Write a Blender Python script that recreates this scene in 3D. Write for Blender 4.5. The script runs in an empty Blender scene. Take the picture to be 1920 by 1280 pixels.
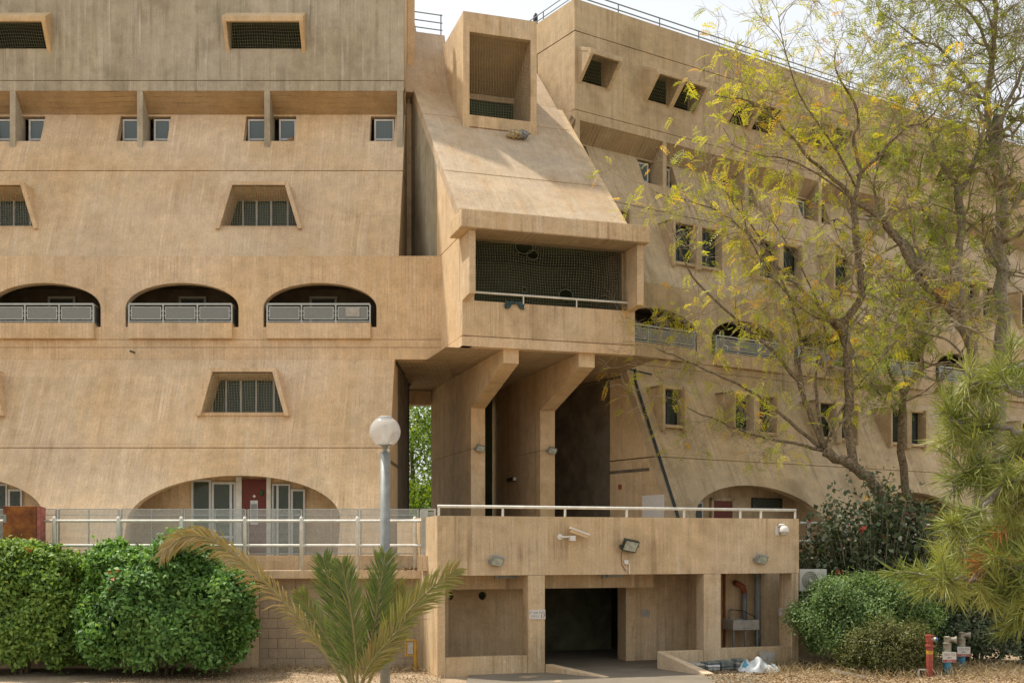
import bpy, bmesh, math, random
import numpy as np
from mathutils import Vector, Matrix, geometry

random.seed(7); RNG = np.random.default_rng(11)
R = math.radians
S = bpy.context.scene
COL = S.collection
EYE, F = 2.95, 2130.0           # camera height (m), focal length in photo pixels (1920 wide)

# ------------------------------------------------------------------ camera
cam = bpy.data.cameras.new('camera'); camo = bpy.data.objects.new('camera', cam); COL.objects.link(camo)
camo.location = (0, 0, EYE); camo.rotation_euler = (R(90), 0, 0)
cam.sensor_width = 36; cam.lens = F / 1920 * 36; cam.shift_y = 386 / 1920
cam.clip_start = .1; cam.clip_end = 2000
S.camera = camo

# ------------------------------------------------------------------ sky, sun, exposure
SUN = Vector((-.42, .25, .88)).normalized()          # towards the sun
world = bpy.data.worlds.new('World'); S.world = world; world.use_nodes = True
wn = world.node_tree; wn.nodes.clear()
sky = wn.nodes.new('ShaderNodeTexSky'); sky.sky_type = 'NISHITA'; sky.sun_disc = False
sky.sun_elevation = math.asin(SUN.z); sky.sun_rotation = math.atan2(SUN.x, SUN.y) % (2 * math.pi)
sky.air_density = 1.4; sky.dust_density = 2.5; sky.ozone_density = 1.0
hs = wn.nodes.new('ShaderNodeHueSaturation'); hs.inputs['Saturation'].default_value = .2
mx = wn.nodes.new('ShaderNodeMix'); mx.data_type = 'RGBA'; mx.blend_type = 'MULTIPLY'; mx.inputs[0].default_value = 1
mx.inputs[7].default_value = (.985, .985, .97, 1)
bg = wn.nodes.new('ShaderNodeBackground'); bg.inputs[1].default_value = .15
wo = wn.nodes.new('ShaderNodeOutputWorld')
wn.links.new(sky.outputs[0], hs.inputs['Color']); wn.links.new(hs.outputs[0], mx.inputs[6])
hz = wn.nodes.new('ShaderNodeMix'); hz.data_type = 'RGBA'; hz.inputs[0].default_value = .5; hz.inputs[7].default_value = (4.15, 4.3, 4.45, 1)
wn.links.new(mx.outputs[2], hz.inputs[6]); wn.links.new(hz.outputs[2], bg.inputs[0]); wn.links.new(bg.outputs[0], wo.inputs[0])
sl = bpy.data.lights.new('sun', 'SUN'); slo = bpy.data.objects.new('sun', sl); COL.objects.link(slo)
sl.energy = 3.5; sl.angle = R(1.6); sl.color = (1, .93, .82)
slo.rotation_euler = SUN.to_track_quat('Z', 'Y').to_euler(); slo.location = (-20, 10, 40)
S.view_settings.view_transform = 'Standard'; S.view_settings.look = 'None'
S.view_settings.exposure = 0.55; S.view_settings.gamma = 1
S.render.engine = 'CYCLES'
S.cycles.use_denoising = True
S.cycles.max_bounces = 8; S.cycles.diffuse_bounces = 6; S.cycles.transparent_max_bounces = 12
S.cycles.caustics_reflective = False; S.cycles.caustics_refractive = False

# ------------------------------------------------------------------ helpers
class MB:
    """collects geometry, builds ONE mesh object"""
    def __init__(s): s.v = []; s.f = []; s.t = []
    def add(s, vs, fs, tint=None):
        o = len(s.v); s.v += [tuple(p) for p in vs]; s.f += [tuple(i + o for i in q) for q in fs]
        if tint is not None: s.t += [tint] * len(fs)
        return s
    def box(s, x0, x1, y0, y1, z0, z1):
        return s.add([(x, y, z) for z in (z0, z1) for y in (y0, y1) for x in (x0, x1)],
              [(0, 2, 3, 1), (4, 5, 7, 6), (0, 1, 5, 4), (2, 6, 7, 3), (0, 4, 6, 2), (1, 3, 7, 5)])
    def obox(s, c, ax, ay, az, hx, hy, hz):
        c = Vector(c); ax = Vector(ax).normalized(); ay = Vector(ay).normalized(); az = Vector(az).normalized()
        return s.add([c + ax * (i * hx) + ay * (j * hy) + az * (k * hz) for k in (-1, 1) for j in (-1, 1) for i in (-1, 1)],
              [(0, 2, 3, 1), (4, 5, 7, 6), (0, 1, 5, 4), (2, 6, 7, 3), (0, 4, 6, 2), (1, 3, 7, 5)])
    def prism(s, poly, a, b, axis='x'):
        """convex-ish polygon extruded between a and b along axis; poly gives the two other coordinates in order"""
        def P(q, t):
            if axis == 'x': return (t, q[0], q[1])
            if axis == 'y': return (q[0], t, q[1])
            return (q[0], q[1], t)
        n = len(poly); vs = [P(q, a) for q in poly] + [P(q, b) for q in poly]
        return s.add(vs, [tuple(range(n))[::-1], tuple(range(n, 2 * n))] + [(i, (i + 1) % n, n + (i + 1) % n, n + i) for i in range(n)])
    def tube(s, pts, rad, n=8, caps=True):
        pts = [Vector(p) for p in pts]
        if not hasattr(rad, '__len__'): rad = [rad] * len(pts)
        vs = []; fs = []; up = Vector((0, 0, 1)); prev = None
        for i, p in enumerate(pts):
            d = (pts[min(i + 1, len(pts) - 1)] - pts[max(i - 1, 0)])
            if d.length < 1e-9: d = Vector((0, 0, 1))
            d.normalize()
            if prev is None:
                a = d.cross(up)
                if a.length < .1: a = d.cross(Vector((1, 0, 0)))
            else: a = prev - d * prev.dot(d)
            if a.length < 1e-6: a = d.orthogonal()
            a.normalize(); prev = a; b = d.cross(a)
            vs += [p + (a * math.cos(2 * math.pi * k / n) + b * math.sin(2 * math.pi * k / n)) * rad[i] for k in range(n)]
        for i in range(len(pts) - 1):
            fs += [(i * n + k, i * n + (k + 1) % n, (i + 1) * n + (k + 1) % n, (i + 1) * n + k) for k in range(n)]
        if caps: fs += [tuple(range(n))[::-1], tuple(range((len(pts) - 1) * n, len(pts) * n))]
        return s.add(vs, fs)
    def lathe(s, prof, n=24, c=(0, 0, 0)):
        vs = []; fs = []
        for r, z in prof:
            vs += [(c[0] + r * math.cos(2 * math.pi * k / n), c[1] + r * math.sin(2 * math.pi * k / n), c[2] + z) for k in range(n)]
        for i in range(len(prof) - 1):
            fs += [(i * n + k, i * n + (k + 1) % n, (i + 1) * n + (k + 1) % n, (i + 1) * n + k) for k in range(n)]
        fs += [tuple(range(n))[::-1], tuple(range((len(prof) - 1) * n, len(prof) * n))]
        return s.add(vs, fs)
    def build(s, name, mat, parent=None, bevel=0, smooth=False, label=None):
        me = bpy.data.meshes.new(name); me.from_pydata(s.v, [], s.f)
        if s.t and len(s.t) == len(s.f):
            at = me.attributes.new('tint', 'FLOAT', 'FACE'); at.data.foreach_set('value', np.array(s.t, 'f'))
        me.validate(); me.update()
        if mat: me.materials.append(mat)
        o = bpy.data.objects.new(name, me); COL.objects.link(o); o.parent = parent
        if smooth: me.polygons.foreach_set('use_smooth', [True] * len(me.polygons))
        if bevel:
            m = o.modifiers.new('bevel', 'BEVEL'); m.width = bevel; m.segments = 2; m.limit_method = 'ANGLE'; m.angle_limit = R(40)
        if label: o['label'] = label
        return o

def tag(o, label, cat=None, group=None, kind=None):
    if label: o['label'] = label
    if cat: o['category'] = cat
    if group: o['group'] = group
    if kind: o['kind'] = kind
    return o
def thing(name, label, cat, loc=(0, 0, 0), rz=0, group=None):
    o = bpy.data.objects.new(name, None); COL.objects.link(o); o.empty_display_size = .2
    o.location = loc; o.rotation_euler = (0, 0, R(rz)); return tag(o, label, cat, group)
def copy_tree(o, parent=None):
    c = o.copy(); COL.objects.link(c); c.parent = parent
    for ch in list(o.children): copy_tree(ch, c)
    return c
def px(x, y, Y):                      # photo pixel at depth Y -> world point
    return Vector(((x - 960) / F * Y, Y, EYE + (1026 - y) / F * Y))
def bbox(x0, x1, y0, y1, z0, z1): return MB().box(x0, x1, y0, y1, z0, z1)

# ------------------------------------------------------------------ materials
def nodes(name):
    m = bpy.data.materials.new(name); m.use_nodes = True; t = m.node_tree
    b = t.nodes['Principled BSDF']; return m, t, b
def N(t, typ, **k):
    n = t.nodes.new(typ)
    for a, v in k.items(): setattr(n, a, v)
    return n
def math_(t, op, a, b=None):
    n = t.nodes.new('ShaderNodeMath'); n.operation = op
    for i, q in enumerate((a, b)):
        if q is None: continue
        if isinstance(q, (int, float)): n.inputs[i].default_value = q
        else: t.links.new(q, n.inputs[i])
    return n.outputs[0]
def mixc(t, fac, a, b, mode='MIX'):
    n = t.nodes.new('ShaderNodeMix'); n.data_type = 'RGBA'; n.blend_type = mode
    for i, q in ((0, fac), (6, a), (7, b)):
        if isinstance(q, (int, float)): n.inputs[i].default_value = q
        elif isinstance(q, tuple): n.inputs[i].default_value = (*q, 1)
        else: t.links.new(q, n.inputs[i])
    return n.outputs[2]
def noise(t, vec, scale, detail=3, rough=.55):
    n = t.nodes.new('ShaderNodeTexNoise'); n.inputs['Scale'].default_value = scale; n.inputs['Detail'].default_value = detail
    n.inputs['Roughness'].default_value = rough
    if vec is not None: t.links.new(vec, n.inputs['Vector'])
    return n.outputs[0]
def ramp(t, fac, stops):
    n = t.nodes.new('ShaderNodeValToRGB'); t.links.new(fac, n.inputs[0])
    while len(n.color_ramp.elements) < len(stops): n.color_ramp.elements.new(.5)
    for e, (p, c) in zip(n.color_ramp.elements, stops):
        e.position = p; e.color = (*c, 1) if isinstance(c, tuple) else (c, c, c, 1)
    return n.outputs[0]

def concrete(name, base, pale, dark, across='x', along='z', board=.105, stain=.35, line=.13, bump=.5, tone=.08, drip=.22):
    """board-marked concrete: boards run along one local axis, tones differ from board to board, with weather streaks"""
    m, t, b = nodes(name)
    tc = N(t, 'ShaderNodeTexCoord').outputs['Object']
    sp = N(t, 'ShaderNodeSeparateXYZ'); t.links.new(tc, sp.inputs[0])
    ax = {'x': 0, 'y': 1, 'z': 2}
    A = sp.outputs[ax[across]]; L = sp.outputs[ax[along]]
    wob = math_(t, 'MULTIPLY', math_(t, 'SUBTRACT', noise(t, tc, .8, 3), .5), .16)
    u = math_(t, 'DIVIDE', math_(t, 'ADD', A, wob), board)
    lift = math_(t, 'FLOOR', math_(t, 'DIVIDE', L, 2.62))
    cell = math_(t, 'ADD', math_(t, 'FLOOR', u), math_(t, 'MULTIPLY', lift, 17.3))
    wnz = N(t, 'ShaderNodeTexWhiteNoise', noise_dimensions='1D'); t.links.new(cell, wnz.inputs['W'])
    fr = math_(t, 'FRACT', u)
    edge = math_(t, 'LESS_THAN', math_(t, 'MINIMUM', fr, math_(t, 'SUBTRACT', 1.0, fr)), .07)
    def stretched(sa, sl, so):
        mp = N(t, 'ShaderNodeMapping'); t.links.new(tc, mp.inputs[0])
        sc = [so, so, so]; sc[ax[across]] = sa; sc[ax[along]] = sl; mp.inputs['Scale'].default_value = sc
        return mp.outputs[0]
    st1 = noise(t, stretched(4.2, .16, .16), 1, 5, .62)      # long weather streaks
    st2 = noise(t, stretched(.8, .3, .3), 1, 3, .6)          # broad bands
    drp = noise(t, stretched(7.5, .34, .34), 1, 4, .65)      # pale lime runs
    huge = noise(t, tc, .23, 3, .55)
    blot = noise(t, tc, .62, 5, .65)
    mott = noise(t, tc, 2.6, 6, .7)
    warp = noise(t, tc, .9, 3, .6)
    grain = noise(t, tc, 24, 5, .8)
    sp2 = noise(t, tc, 70, 2, .8)
    fine = noise(t, stretched(24, 1.2, 3), 1, 4, .7)
    dash = noise(t, stretched(40, .8, 5), 1, 4, .8)
    grey = tuple(.5 * q + .5 * (sum(pale) / 3) for q in pale)
    c = mixc(t, ramp(t, st2, [(.3, 0.), (.72, 1.)]), base, pale)
    c = mixc(t, math_(t, 'MULTIPLY', ramp(t, huge, [(.42, 0.), (.66, 1.)]), .38), c, grey)
    c = mixc(t, math_(t, 'MULTIPLY', ramp(t, blot, [(.5, 0.), (.68, 1.)]), stain * .7), c, dark)
    c = mixc(t, math_(t, 'MULTIPLY', ramp(t, blot, [(.25, 1.), (.42, 0.)]), .4), c, pale)
    c = mixc(t, math_(t, 'MULTIPLY', ramp(t, st1, [(.5, 0.), (.66, 1.)]), math_(t, 'MULTIPLY', ramp(t, warp, [(.38, .0), (.62, 1.)]), stain)), c, dark)
    c = mixc(t, math_(t, 'MULTIPLY', ramp(t, drp, [(.56, 0.), (.70, 1.)]), drip), c, tuple(min(.8, q * 1.3) for q in grey))
    pour = N(t, 'ShaderNodeTexWhiteNoise', noise_dimensions='1D')
    t.links.new(math_(t, 'ADD', math_(t, 'FLOOR', math_(t, 'DIVIDE', math_(t, 'ADD', A, 1.3), 3.62)), math_(t, 'MULTIPLY', lift, 7.7)), pour.inputs['W'])
    vis = ramp(t, warp, [(.35, .0), (.65, 1.)])                # board marks fade in and out
    v = math_(t, 'ADD', .95, math_(t, 'MULTIPLY', math_(t, 'MULTIPLY', wnz.outputs[0], vis), tone))
    v = math_(t, 'MULTIPLY', v, math_(t, 'ADD', .95, math_(t, 'MULTIPLY', pour.outputs[0], .1)))
    v = math_(t, 'MULTIPLY', v, math_(t, 'ADD', .66, math_(t, 'MULTIPLY', mott, .68)))
    v = math_(t, 'MULTIPLY', v, math_(t, 'ADD', .58, math_(t, 'MULTIPLY', grain, .84)))
    v = math_(t, 'MULTIPLY', v, math_(t, 'ADD', .66, math_(t, 'MULTIPLY', sp2, .68)))
    v = math_(t, 'MULTIPLY', v, math_(t, 'ADD', .94, math_(t, 'MULTIPLY', fine, .12)))
    v = math_(t, 'MULTIPLY', v, math_(t, 'SUBTRACT', 1.0, math_(t, 'MULTIPLY', ramp(t, dash, [(.56, 0.), (.68, 1.)]), .24)))
    v = math_(t, 'MULTIPLY', v, math_(t, 'SUBTRACT', 1.0, math_(t, 'MULTIPLY', math_(t, 'MULTIPLY', edge, vis), math_(t, 'MULTIPLY', ramp(t, fine, [(.42, 0.), (.6, 1.)]), line * 1.6))))
    hv = N(t, 'ShaderNodeCombineColor'); [t.links.new(v, hv.inputs[i]) for i in range(3)]
    c = mixc(t, 1.0, c, hv.outputs[0], 'MULTIPLY')
    t.links.new(c, b.inputs['Base Color']); b.inputs['Roughness'].default_value = .92; b.inputs['Specular IOR Level'].default_value = .2
    h = math_(t, 'ADD', math_(t, 'MULTIPLY', wnz.outputs[0], .25), math_(t, 'ADD', math_(t, 'MULTIPLY', grain, .7), math_(t, 'MULTIPLY', fine, .5)))
    h = math_(t, 'SUBTRACT', h, math_(t, 'MULTIPLY', edge, .3))
    bp = N(t, 'ShaderNodeBump'); bp.inputs['Strength'].default_value = bump; bp.inputs['Distance'].default_value = .012
    t.links.new(h, bp.inputs['Height']); t.links.new(bp.outputs[0], b.inputs['Normal'])
    return m
def plain(name, col, rough=.6, metal=0, var=.15, scale=6, spec=.4, bump=0):
    m, t, b = nodes(name)
    tc = N(t, 'ShaderNodeTexCoord').outputs['Object']
    n = noise(t, tc, scale, 4, .6)
    lo = tuple(c * (1 - var * 1.6) for c in col); hi = tuple(min(1, c * (1 + var)) for c in col)
    t.links.new(ramp(t, n, [(.3, lo), (.7, hi)]), b.inputs['Base Color'])
    b.inputs['Roughness'].default_value = rough; b.inputs['Metallic'].default_value = metal; b.inputs['Specular IOR Level'].default_value = spec
    if bump:
        bp = N(t, 'ShaderNodeBump'); bp.inputs['Strength'].default_value = bump; bp.inputs['Distance'].default_value = .02
        t.links.new(noise(t, tc, scale * 5, 4), bp.inputs['Height']); t.links.new(bp.outputs[0], b.inputs['Normal'])
    return m
def leafmat(name, stops, trans=.35, rough=.55):
    """colour per leaf from the 'tint' face attribute"""
    m, t, b = nodes(name)
    at = N(t, 'ShaderNodeAttribute', attribute_name='tint')
    col = ramp(t, at.outputs['Fac'], stops)
    t.links.new(col, b.inputs['Base Color']); b.inputs['Roughness'].default_value = rough; b.inputs['Specular IOR Level'].default_value = .35
    tr = N(t, 'ShaderNodeBsdfTranslucent'); t.links.new(mixc(t, 1., col, (1.3, 1.25, .5), 'MULTIPLY'), tr.inputs[0])
    ms = N(t, 'ShaderNodeMixShader'); ms.inputs[0].default_value = trans
    t.links.new(b.outputs[0], ms.inputs[1]); t.links.new(tr.outputs[0], ms.inputs[2])
    t.links.new(ms.outputs[0], t.nodes['Material Output'].inputs[0]); return m

TAN, TANP, TAND = (.65, .445, .24), (.70, .525, .33), (.46, .31, .165)
GRY, GRYP, GRYD = (.36, .305, .205), (.53, .46, .335), (.205, .175, .115)
BRN, BRNP, BRND = (.585, .405, .215), (.66, .495, .30), (.33, .225, .12)
M = {}
M['tan'] = concrete('concrete_tan', TAN, TANP, TAND, stain=.55, drip=.34, line=.2, tone=.11)
M['tan_y'] = concrete('concrete_tan_side', TAN, TANP, TAND, across='y')
M['grey'] = concrete('concrete_grey_weathered', GRY, GRYP, GRYD, stain=.8, line=.16, tone=.12, drip=.6)
M['brown'] = concrete('concrete_brown', BRN, BRNP, BRND, stain=.8, drip=.5, line=.2, tone=.11)
M['brown_y'] = concrete('concrete_brown_side', BRN, BRNP, BRND, across='y', stain=.5)
M['grey_y'] = concrete('concrete_grey_streaked_shade', (.33, .28, .18), (.42, .36, .25), (.17, .15, .095), across='y', stain=.8, line=.3, tone=.2)
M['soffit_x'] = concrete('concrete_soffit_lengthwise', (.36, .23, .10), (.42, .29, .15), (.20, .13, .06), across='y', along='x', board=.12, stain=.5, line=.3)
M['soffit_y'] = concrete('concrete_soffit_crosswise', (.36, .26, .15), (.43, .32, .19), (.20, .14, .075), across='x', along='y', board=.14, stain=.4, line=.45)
M['wing'] = concrete('concrete_wing', (.51, .375, .215), (.59, .455, .285), (.29, .22, .125), stain=.85)
M['wing_y'] = concrete('concrete_wing_side', (.54, .395, .225), (.60, .46, .285), (.33, .24, .135), across='y', stain=.6)
M['roofc'] = concrete('concrete_roof_slope', (.49, .365, .23), (.54, .42, .285), (.44, .26, .115), stain=.45, line=.12)
M['frame'] = concrete('concrete_window_frame', (.60, .41, .205), (.64, .47, .27), (.48, .32, .16), stain=.3, line=.05)
M['dim'] = plain('corridor_shade_tone', (.15, .15, .085), .9, var=.3, scale=2)  # corridor walls: the shade of the deep passage is put into this colour
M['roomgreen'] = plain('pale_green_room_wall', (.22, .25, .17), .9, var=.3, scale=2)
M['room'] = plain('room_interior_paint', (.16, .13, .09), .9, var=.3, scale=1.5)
M['dark'] = plain('unlit_interior', (.05, .07, .035), .95, var=.3, scale=1)  # greenish dark tone puts the interior shade into the colour
M['alu'] = plain('aluminium_window_frame', (.58, .59, .57), .45, 0, .08, 8)
M['railpaint'] = plain('pale_railing_paint', (.42, .45, .43), .5, 0, .1, 10)
M['infill'] = plain('perforated_railing_sheet', (.23, .235, .22), .6, .2, .12, 40)
M['white'] = plain('weathered_white_paint', (.68, .66, .58), .5, 0, .12, 5)
M['meshpaint'] = plain('galvanised_mesh', (.42, .43, .40), .5, .3, .15, 20)
M['galv'] = plain('grey_painted_steel', (.26, .27, .25), .5, .2, .12, 9)
M['bluegrey'] = plain('bluegrey_rail_paint', (.16, .19, .21), .5, 0, .1, 9)
M['net'] = plain('bird_net_cord', (.19, .19, .12), .8, 0, .15, 12)
M['pipe'] = plain('dark_drain_pipe', (.025, .035, .035), .45, 0, .3, 10)
M['greypvc'] = plain('grey_plastic_pipe', (.24, .25, .245), .45, 0, .12, 8)
M['red'] = plain('red_door_paint', (.135, .02, .009), .5, 0, .1, 4)
M['hydrant'] = plain('red_hydrant_paint', (.36, .075, .045), .5, 0, .3, 12)
M['bluepipe'] = plain('blue_pipe_paint', (.08, .30, .46), .45, 0, .2, 10)
M['brass'] = plain('dull_valve_metal', (.36, .32, .24), .5, .4, .25, 18)
M['greenflange'] = plain('green_flange', (.17, .28, .20), .5, 0, .2, 18)
M['yellow'] = plain('yellow_pipe_paint', (.52, .30, .04), .5, 0, .2, 10)
M['black'] = plain('black_housing', (.03, .035, .03), .4, 0, .2, 10)
M['plastic'] = plain('white_plastic', (.72, .68, .62), .35, 0, .05, 10)
M['paper'] = plain('sign_face', (.68, .62, .55), .6, 0, .08, 20)
M['ink'] = plain('sign_ink', (.16, .15, .13), .7)
M['inkred'] = plain('sign_red_ink', (.16, .035, .03), .7)
M['signred'] = plain('sign_red_band', (.40, .13, .10), .6, 0, .2, 20)
M['lens'] = plain('floodlight_glass', (.42, .44, .36), .15, 0, .25, 14, spec=.6)
M['rust'] = None
M['curtain'] = plain('pale_curtain', (.62, .58, .44), .9, 0, .15, 6)
M['cloth'] = plain('dark_teal_cloth', (.05, .085, .085), .9, 0, .3, 14)
M['bag'] = plain('white_sack', (.62, .64, .64), .6, 0, .12, 7)
M['bagblue'] = plain('blue_sack_print', (.06, .28, .36), .6, 0, .15, 12)
M['board'] = plain('grey_board', (.42, .39, .34), .85, 0, .15, 8)
M['slab'] = plain('stack_stone', (.40, .38, .33), .85, 0, .35, 5)
M['slabd'] = plain('stack_stone_dark', (.17, .19, .17), .85, 0, .3, 5)
M['ac'] = plain('air_conditioner_casing', (.56, .53, .46), .5, 0, .1, 6)
M['acfan'] = plain('air_conditioner_grille', (.23, .22, .16), .6, 0, .2, 10)
M['blue'] = plain('blue_sticker', (.03, .12, .40), .5)
M['terracotta'] = plain('orange_pipe_elbow', (.34, .10, .05), .6, 0, .2, 12)
M['deck'] = plain('terrace_paving', (.48, .41, .31), .9, 0, .15, 2, bump=.2)
M['pave'] = plain('entrance_paving', (.20, .165, .12), .9, 0, .12, 1.2, bump=.2)
M['bark'] = plain('tree_bark', (.20, .155, .095), .95, 0, .45, 14, bump=.8)
M['barkg'] = plain('grey_bark', (.27, .235, .165), .95, 0, .35, 16, bump=.6)
M['twig'] = plain('pale_twig', (.32, .265, .165), .9, 0, .35, 5)
M['pinewood'] = plain('pine_branch_bark', (.30, .27, .23), .9, 0, .35, 16, bump=.5)

def mk_rust():
    m, t, b = nodes('rusty_steel'); tc = N(t, 'ShaderNodeTexCoord').outputs['Object']
    c = ramp(t, noise(t, tc, 3.2, 6, .65), [(.3, (.07, .02, .006)), (.5, (.20, .06, .012)), (.7, (.36, .14, .02))])
    t.links.new(c, b.inputs['Base Color']); b.inputs['Roughness'].default_value = .85; return m
M['rust'] = mk_rust()
def mk_glass():
    m, t, b = nodes('window_glass')
    b.inputs['Base Color'].default_value = (.10, .13, .115, 1); b.inputs['Roughness'].default_value = .06; b.inputs['Specular IOR Level'].default_value = .55
    tr = N(t, 'ShaderNodeBsdfTransparent'); tr.inputs[0].default_value = (.72, .78, .74, 1)
    ms = N(t, 'ShaderNodeMixShader'); ms.inputs[0].default_value = .62
    t.links.new(b.outputs[0], ms.inputs[1]); t.links.new(tr.outputs[0], ms.inputs[2]); t.links.new(ms.outputs[0], t.nodes['Material Output'].inputs[0]); return m
M['glass'] = mk_glass()
def mk_sheer():
    m, t, b = nodes('frosted_window_glass')
    b.inputs['Base Color'].default_value = (.115, .15, .155, 1); b.inputs['Roughness'].default_value = .18; return m
M['sheer'] = mk_sheer()
def mk_globe():
    m, t, b = nodes('milky_globe')
    b.inputs['Base Color'].default_value = (.70, .68, .64, 1); b.inputs['Roughness'].default_value = .12; b.inputs['Specular IOR Level'].default_value = .5
    tl = N(t, 'ShaderNodeBsdfTranslucent'); tl.inputs[0].default_value = (.68, .66, .63, 1)
    tr = N(t, 'ShaderNodeBsdfTransparent')
    a = N(t, 'ShaderNodeMixShader'); a.inputs[0].default_value = .45; t.links.new(b.outputs[0], a.inputs[1]); t.links.new(tl.outputs[0], a.inputs[2])
    c = N(t, 'ShaderNodeMixShader'); c.inputs[0].default_value = .45; t.links.new(a.outputs[0], c.inputs[1]); t.links.new(tr.outputs[0], c.inputs[2])
    t.links.new(c.outputs[0], t.nodes['Material Output'].inputs[0]); return m
M['globe'] = mk_globe()
def mk_ground():
    m, t, b = nodes('dry_soil'); tc = N(t, 'ShaderNodeTexCoord').outputs['Object']
    c = ramp(t, noise(t, tc, 1.1, 6, .65), [(.3, (.28, .20, .12)), (.55, (.43, .32, .205)), (.75, (.54, .42, .29))])
    c = mixc(t, ramp(t, noise(t, tc, 22, 3, .7), [(.45, 0.), (.7, .6)]), c, (.14, .095, .05))
    t.links.new(c, b.inputs['Base Color']); b.inputs['Roughness'].default_value = .95
    bp = N(t, 'ShaderNodeBump'); bp.inputs['Strength'].default_value = .8; bp.inputs['Distance'].default_value = .05
    t.links.new(noise(t, tc, 9, 6, .7), bp.inputs['Height']); t.links.new(bp.outputs[0], b.inputs['Normal']); return m
M['ground'] = mk_ground()
M['block'] = concrete('concrete_block', (.43, .32, .205), (.49, .375, .255), (.31, .225, .14), board=3.0, stain=.5, line=0)

G1, G2, G3 = (.055, .12, .03), (.165, .33, .075), (.33, .50, .16)
M['leaf_hedge'] = leafmat('hedge_leaf', [(0, G1), (.45, G2), (.93, G3), (.96, (.45, .12, .02)), (1, (.5, .14, .03))], .3)
M['leaf_hedge2'] = leafmat('hedge_leaf_olive', [(0, (.08, .14, .03)), (.45, (.21, .345, .06)), (.93, (.42, .56, .14)), (.96, (.45, .14, .02)), (1, (.5, .16, .03))], .3)
M['leaf_tree'] = leafmat('feathery_leaf', [(0, (.24, .29, .04)), (.45, (.47, .47, .06)), (.78, (.62, .54, .07)), (.9, (.70, .48, .055)), (1, (.72, .36, .04))], .5)
M['leaf_tree2'] = leafmat('feathery_leaf_green', [(0, (.16, .21, .06)), (.6, (.32, .37, .075)), (.95, (.48, .48, .09)), (1, (.6, .36, .05))], .5)
M['leaf_hib'] = leafmat('hibiscus_leaf', [(0, (.05, .075, .035)), (.55, (.115, .15, .075)), (.85, (.25, .28, .18)), (.965, (.36, .38, .28)), (.975, (.42, .06, .045)), (1, (.48, .09, .06))], .2)
M['leaf_shrub'] = leafmat('shrub_leaf', [(0, (.08, .14, .045)), (.5, (.18, .28, .09)), (1, (.34, .44, .18))], .3)
M['leaf_scrub'] = leafmat('scrub_leaf', [(0, (.09, .11, .03)), (.5, (.21, .22, .075)), (1, (.36, .34, .16))], .3)
M['leaf_back'] = leafmat('sunlit_tree_leaf', [(0, (.06, .12, .02)), (.5, (.16, .27, .04)), (1, (.36, .43, .07))], .45)
M['needle'] = leafmat('pine_needle', [(0, (.12, .155, .03)), (.5, (.26, .295, .075)), (.94, (.42, .41, .14)), (.97, (.42, .19, .07)), (1, (.45, .2, .08))], .25)
M['palm'] = leafmat('palm_leaflet', [(0, (.07, .115, .04)), (.4, (.165, .22, .06)), (.6, (.25, .245, .07)), (.8, (.29, .22, .085)), (1, (.46, .35, .17))], .2, .45)
M['palmrib'] = plain('palm_midrib', (.26, .22, .08), .6, 0, .2, 8)
M['litter'] = leafmat('dry_fallen_leaf', [(0, (.14, .085, .04)), (.5, (.30, .20, .10)), (1, (.50, .37, .22))], .1, .8)
M['drygrass'] = leafmat('dry_grass', [(0, (.22, .16, .08)), (1, (.48, .38, .23))], .2, .8)

# ------------------------------------------------------------------ wall with openings
def wall(name, root, outer, holes, yfun, thick, mat, to3=None, inward=(0, 1, 0)):
    """outer/holes are loops of (x,z); yfun(z) gives the face; openings go straight in along 'inward'"""
    to3 = to3 or (lambda q: Vector((q[0], yfun(q[1]), q[1])))
    loops = [[to3(q) for q in outer]] + [[to3(q) for q in h] for h in holes]
    flat = [p for l in loops for p in l]; n = len(flat)
    tris = geometry.tessellate_polygon([[Vector((q[0], q[1], 0)) for q in l] for l in [outer] + list(holes)])
    inn = Vector(inward) * thick
    vs = flat + [p + inn for p in flat]
    fs = [tuple(t) for t in tris] + [tuple(i + n for i in reversed(t)) for t in tris]
    o = 0
    for l in loops:
        k = len(l); fs += [(o + i, o + (i + 1) % k, n + o + (i + 1) % k, n + o + i) for i in range(k)]; o += k
    ob = MB().add(vs, fs).build(name, mat, root)
    bm = bmesh.new(); bm.from_mesh(ob.data); bmesh.ops.recalc_face_normals(bm, faces=bm.faces); bm.to_mesh(ob.data); bm.free()
    return ob
def rect(x0, x1, z0, z1): return [(x0, z0), (x1, z0), (x1, z1), (x0, z1)]
def arch(xc, hw, z0, zs, za, n=22):
    pts = [(xc - hw, z0), (xc + hw, z0)]
    for i in range(n + 1):
        a = math.pi * i / n; pts.append((xc + hw * math.cos(a), zs + (za - zs) * math.sin(a)))
    return pts
def recess(root, x0, x1, z0, z1, yf, yb, mat, name='recess'):
    """five inner faces of a room behind an opening; the front edge follows yf(z)"""
    vs = [(x0, yf(z0), z0), (x1, yf(z0), z0), (x1, yf(z1), z1), (x0, yf(z1), z1), (x0, yb, z0), (x1, yb, z0), (x1, yb, z1), (x0, yb, z1)]
    return MB().add(vs, [(4, 5, 6, 7), (0, 1, 5, 4), (3, 7, 6, 2), (0, 4, 7, 3), (1, 2, 6, 5)]).build(name, mat, root)
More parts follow.
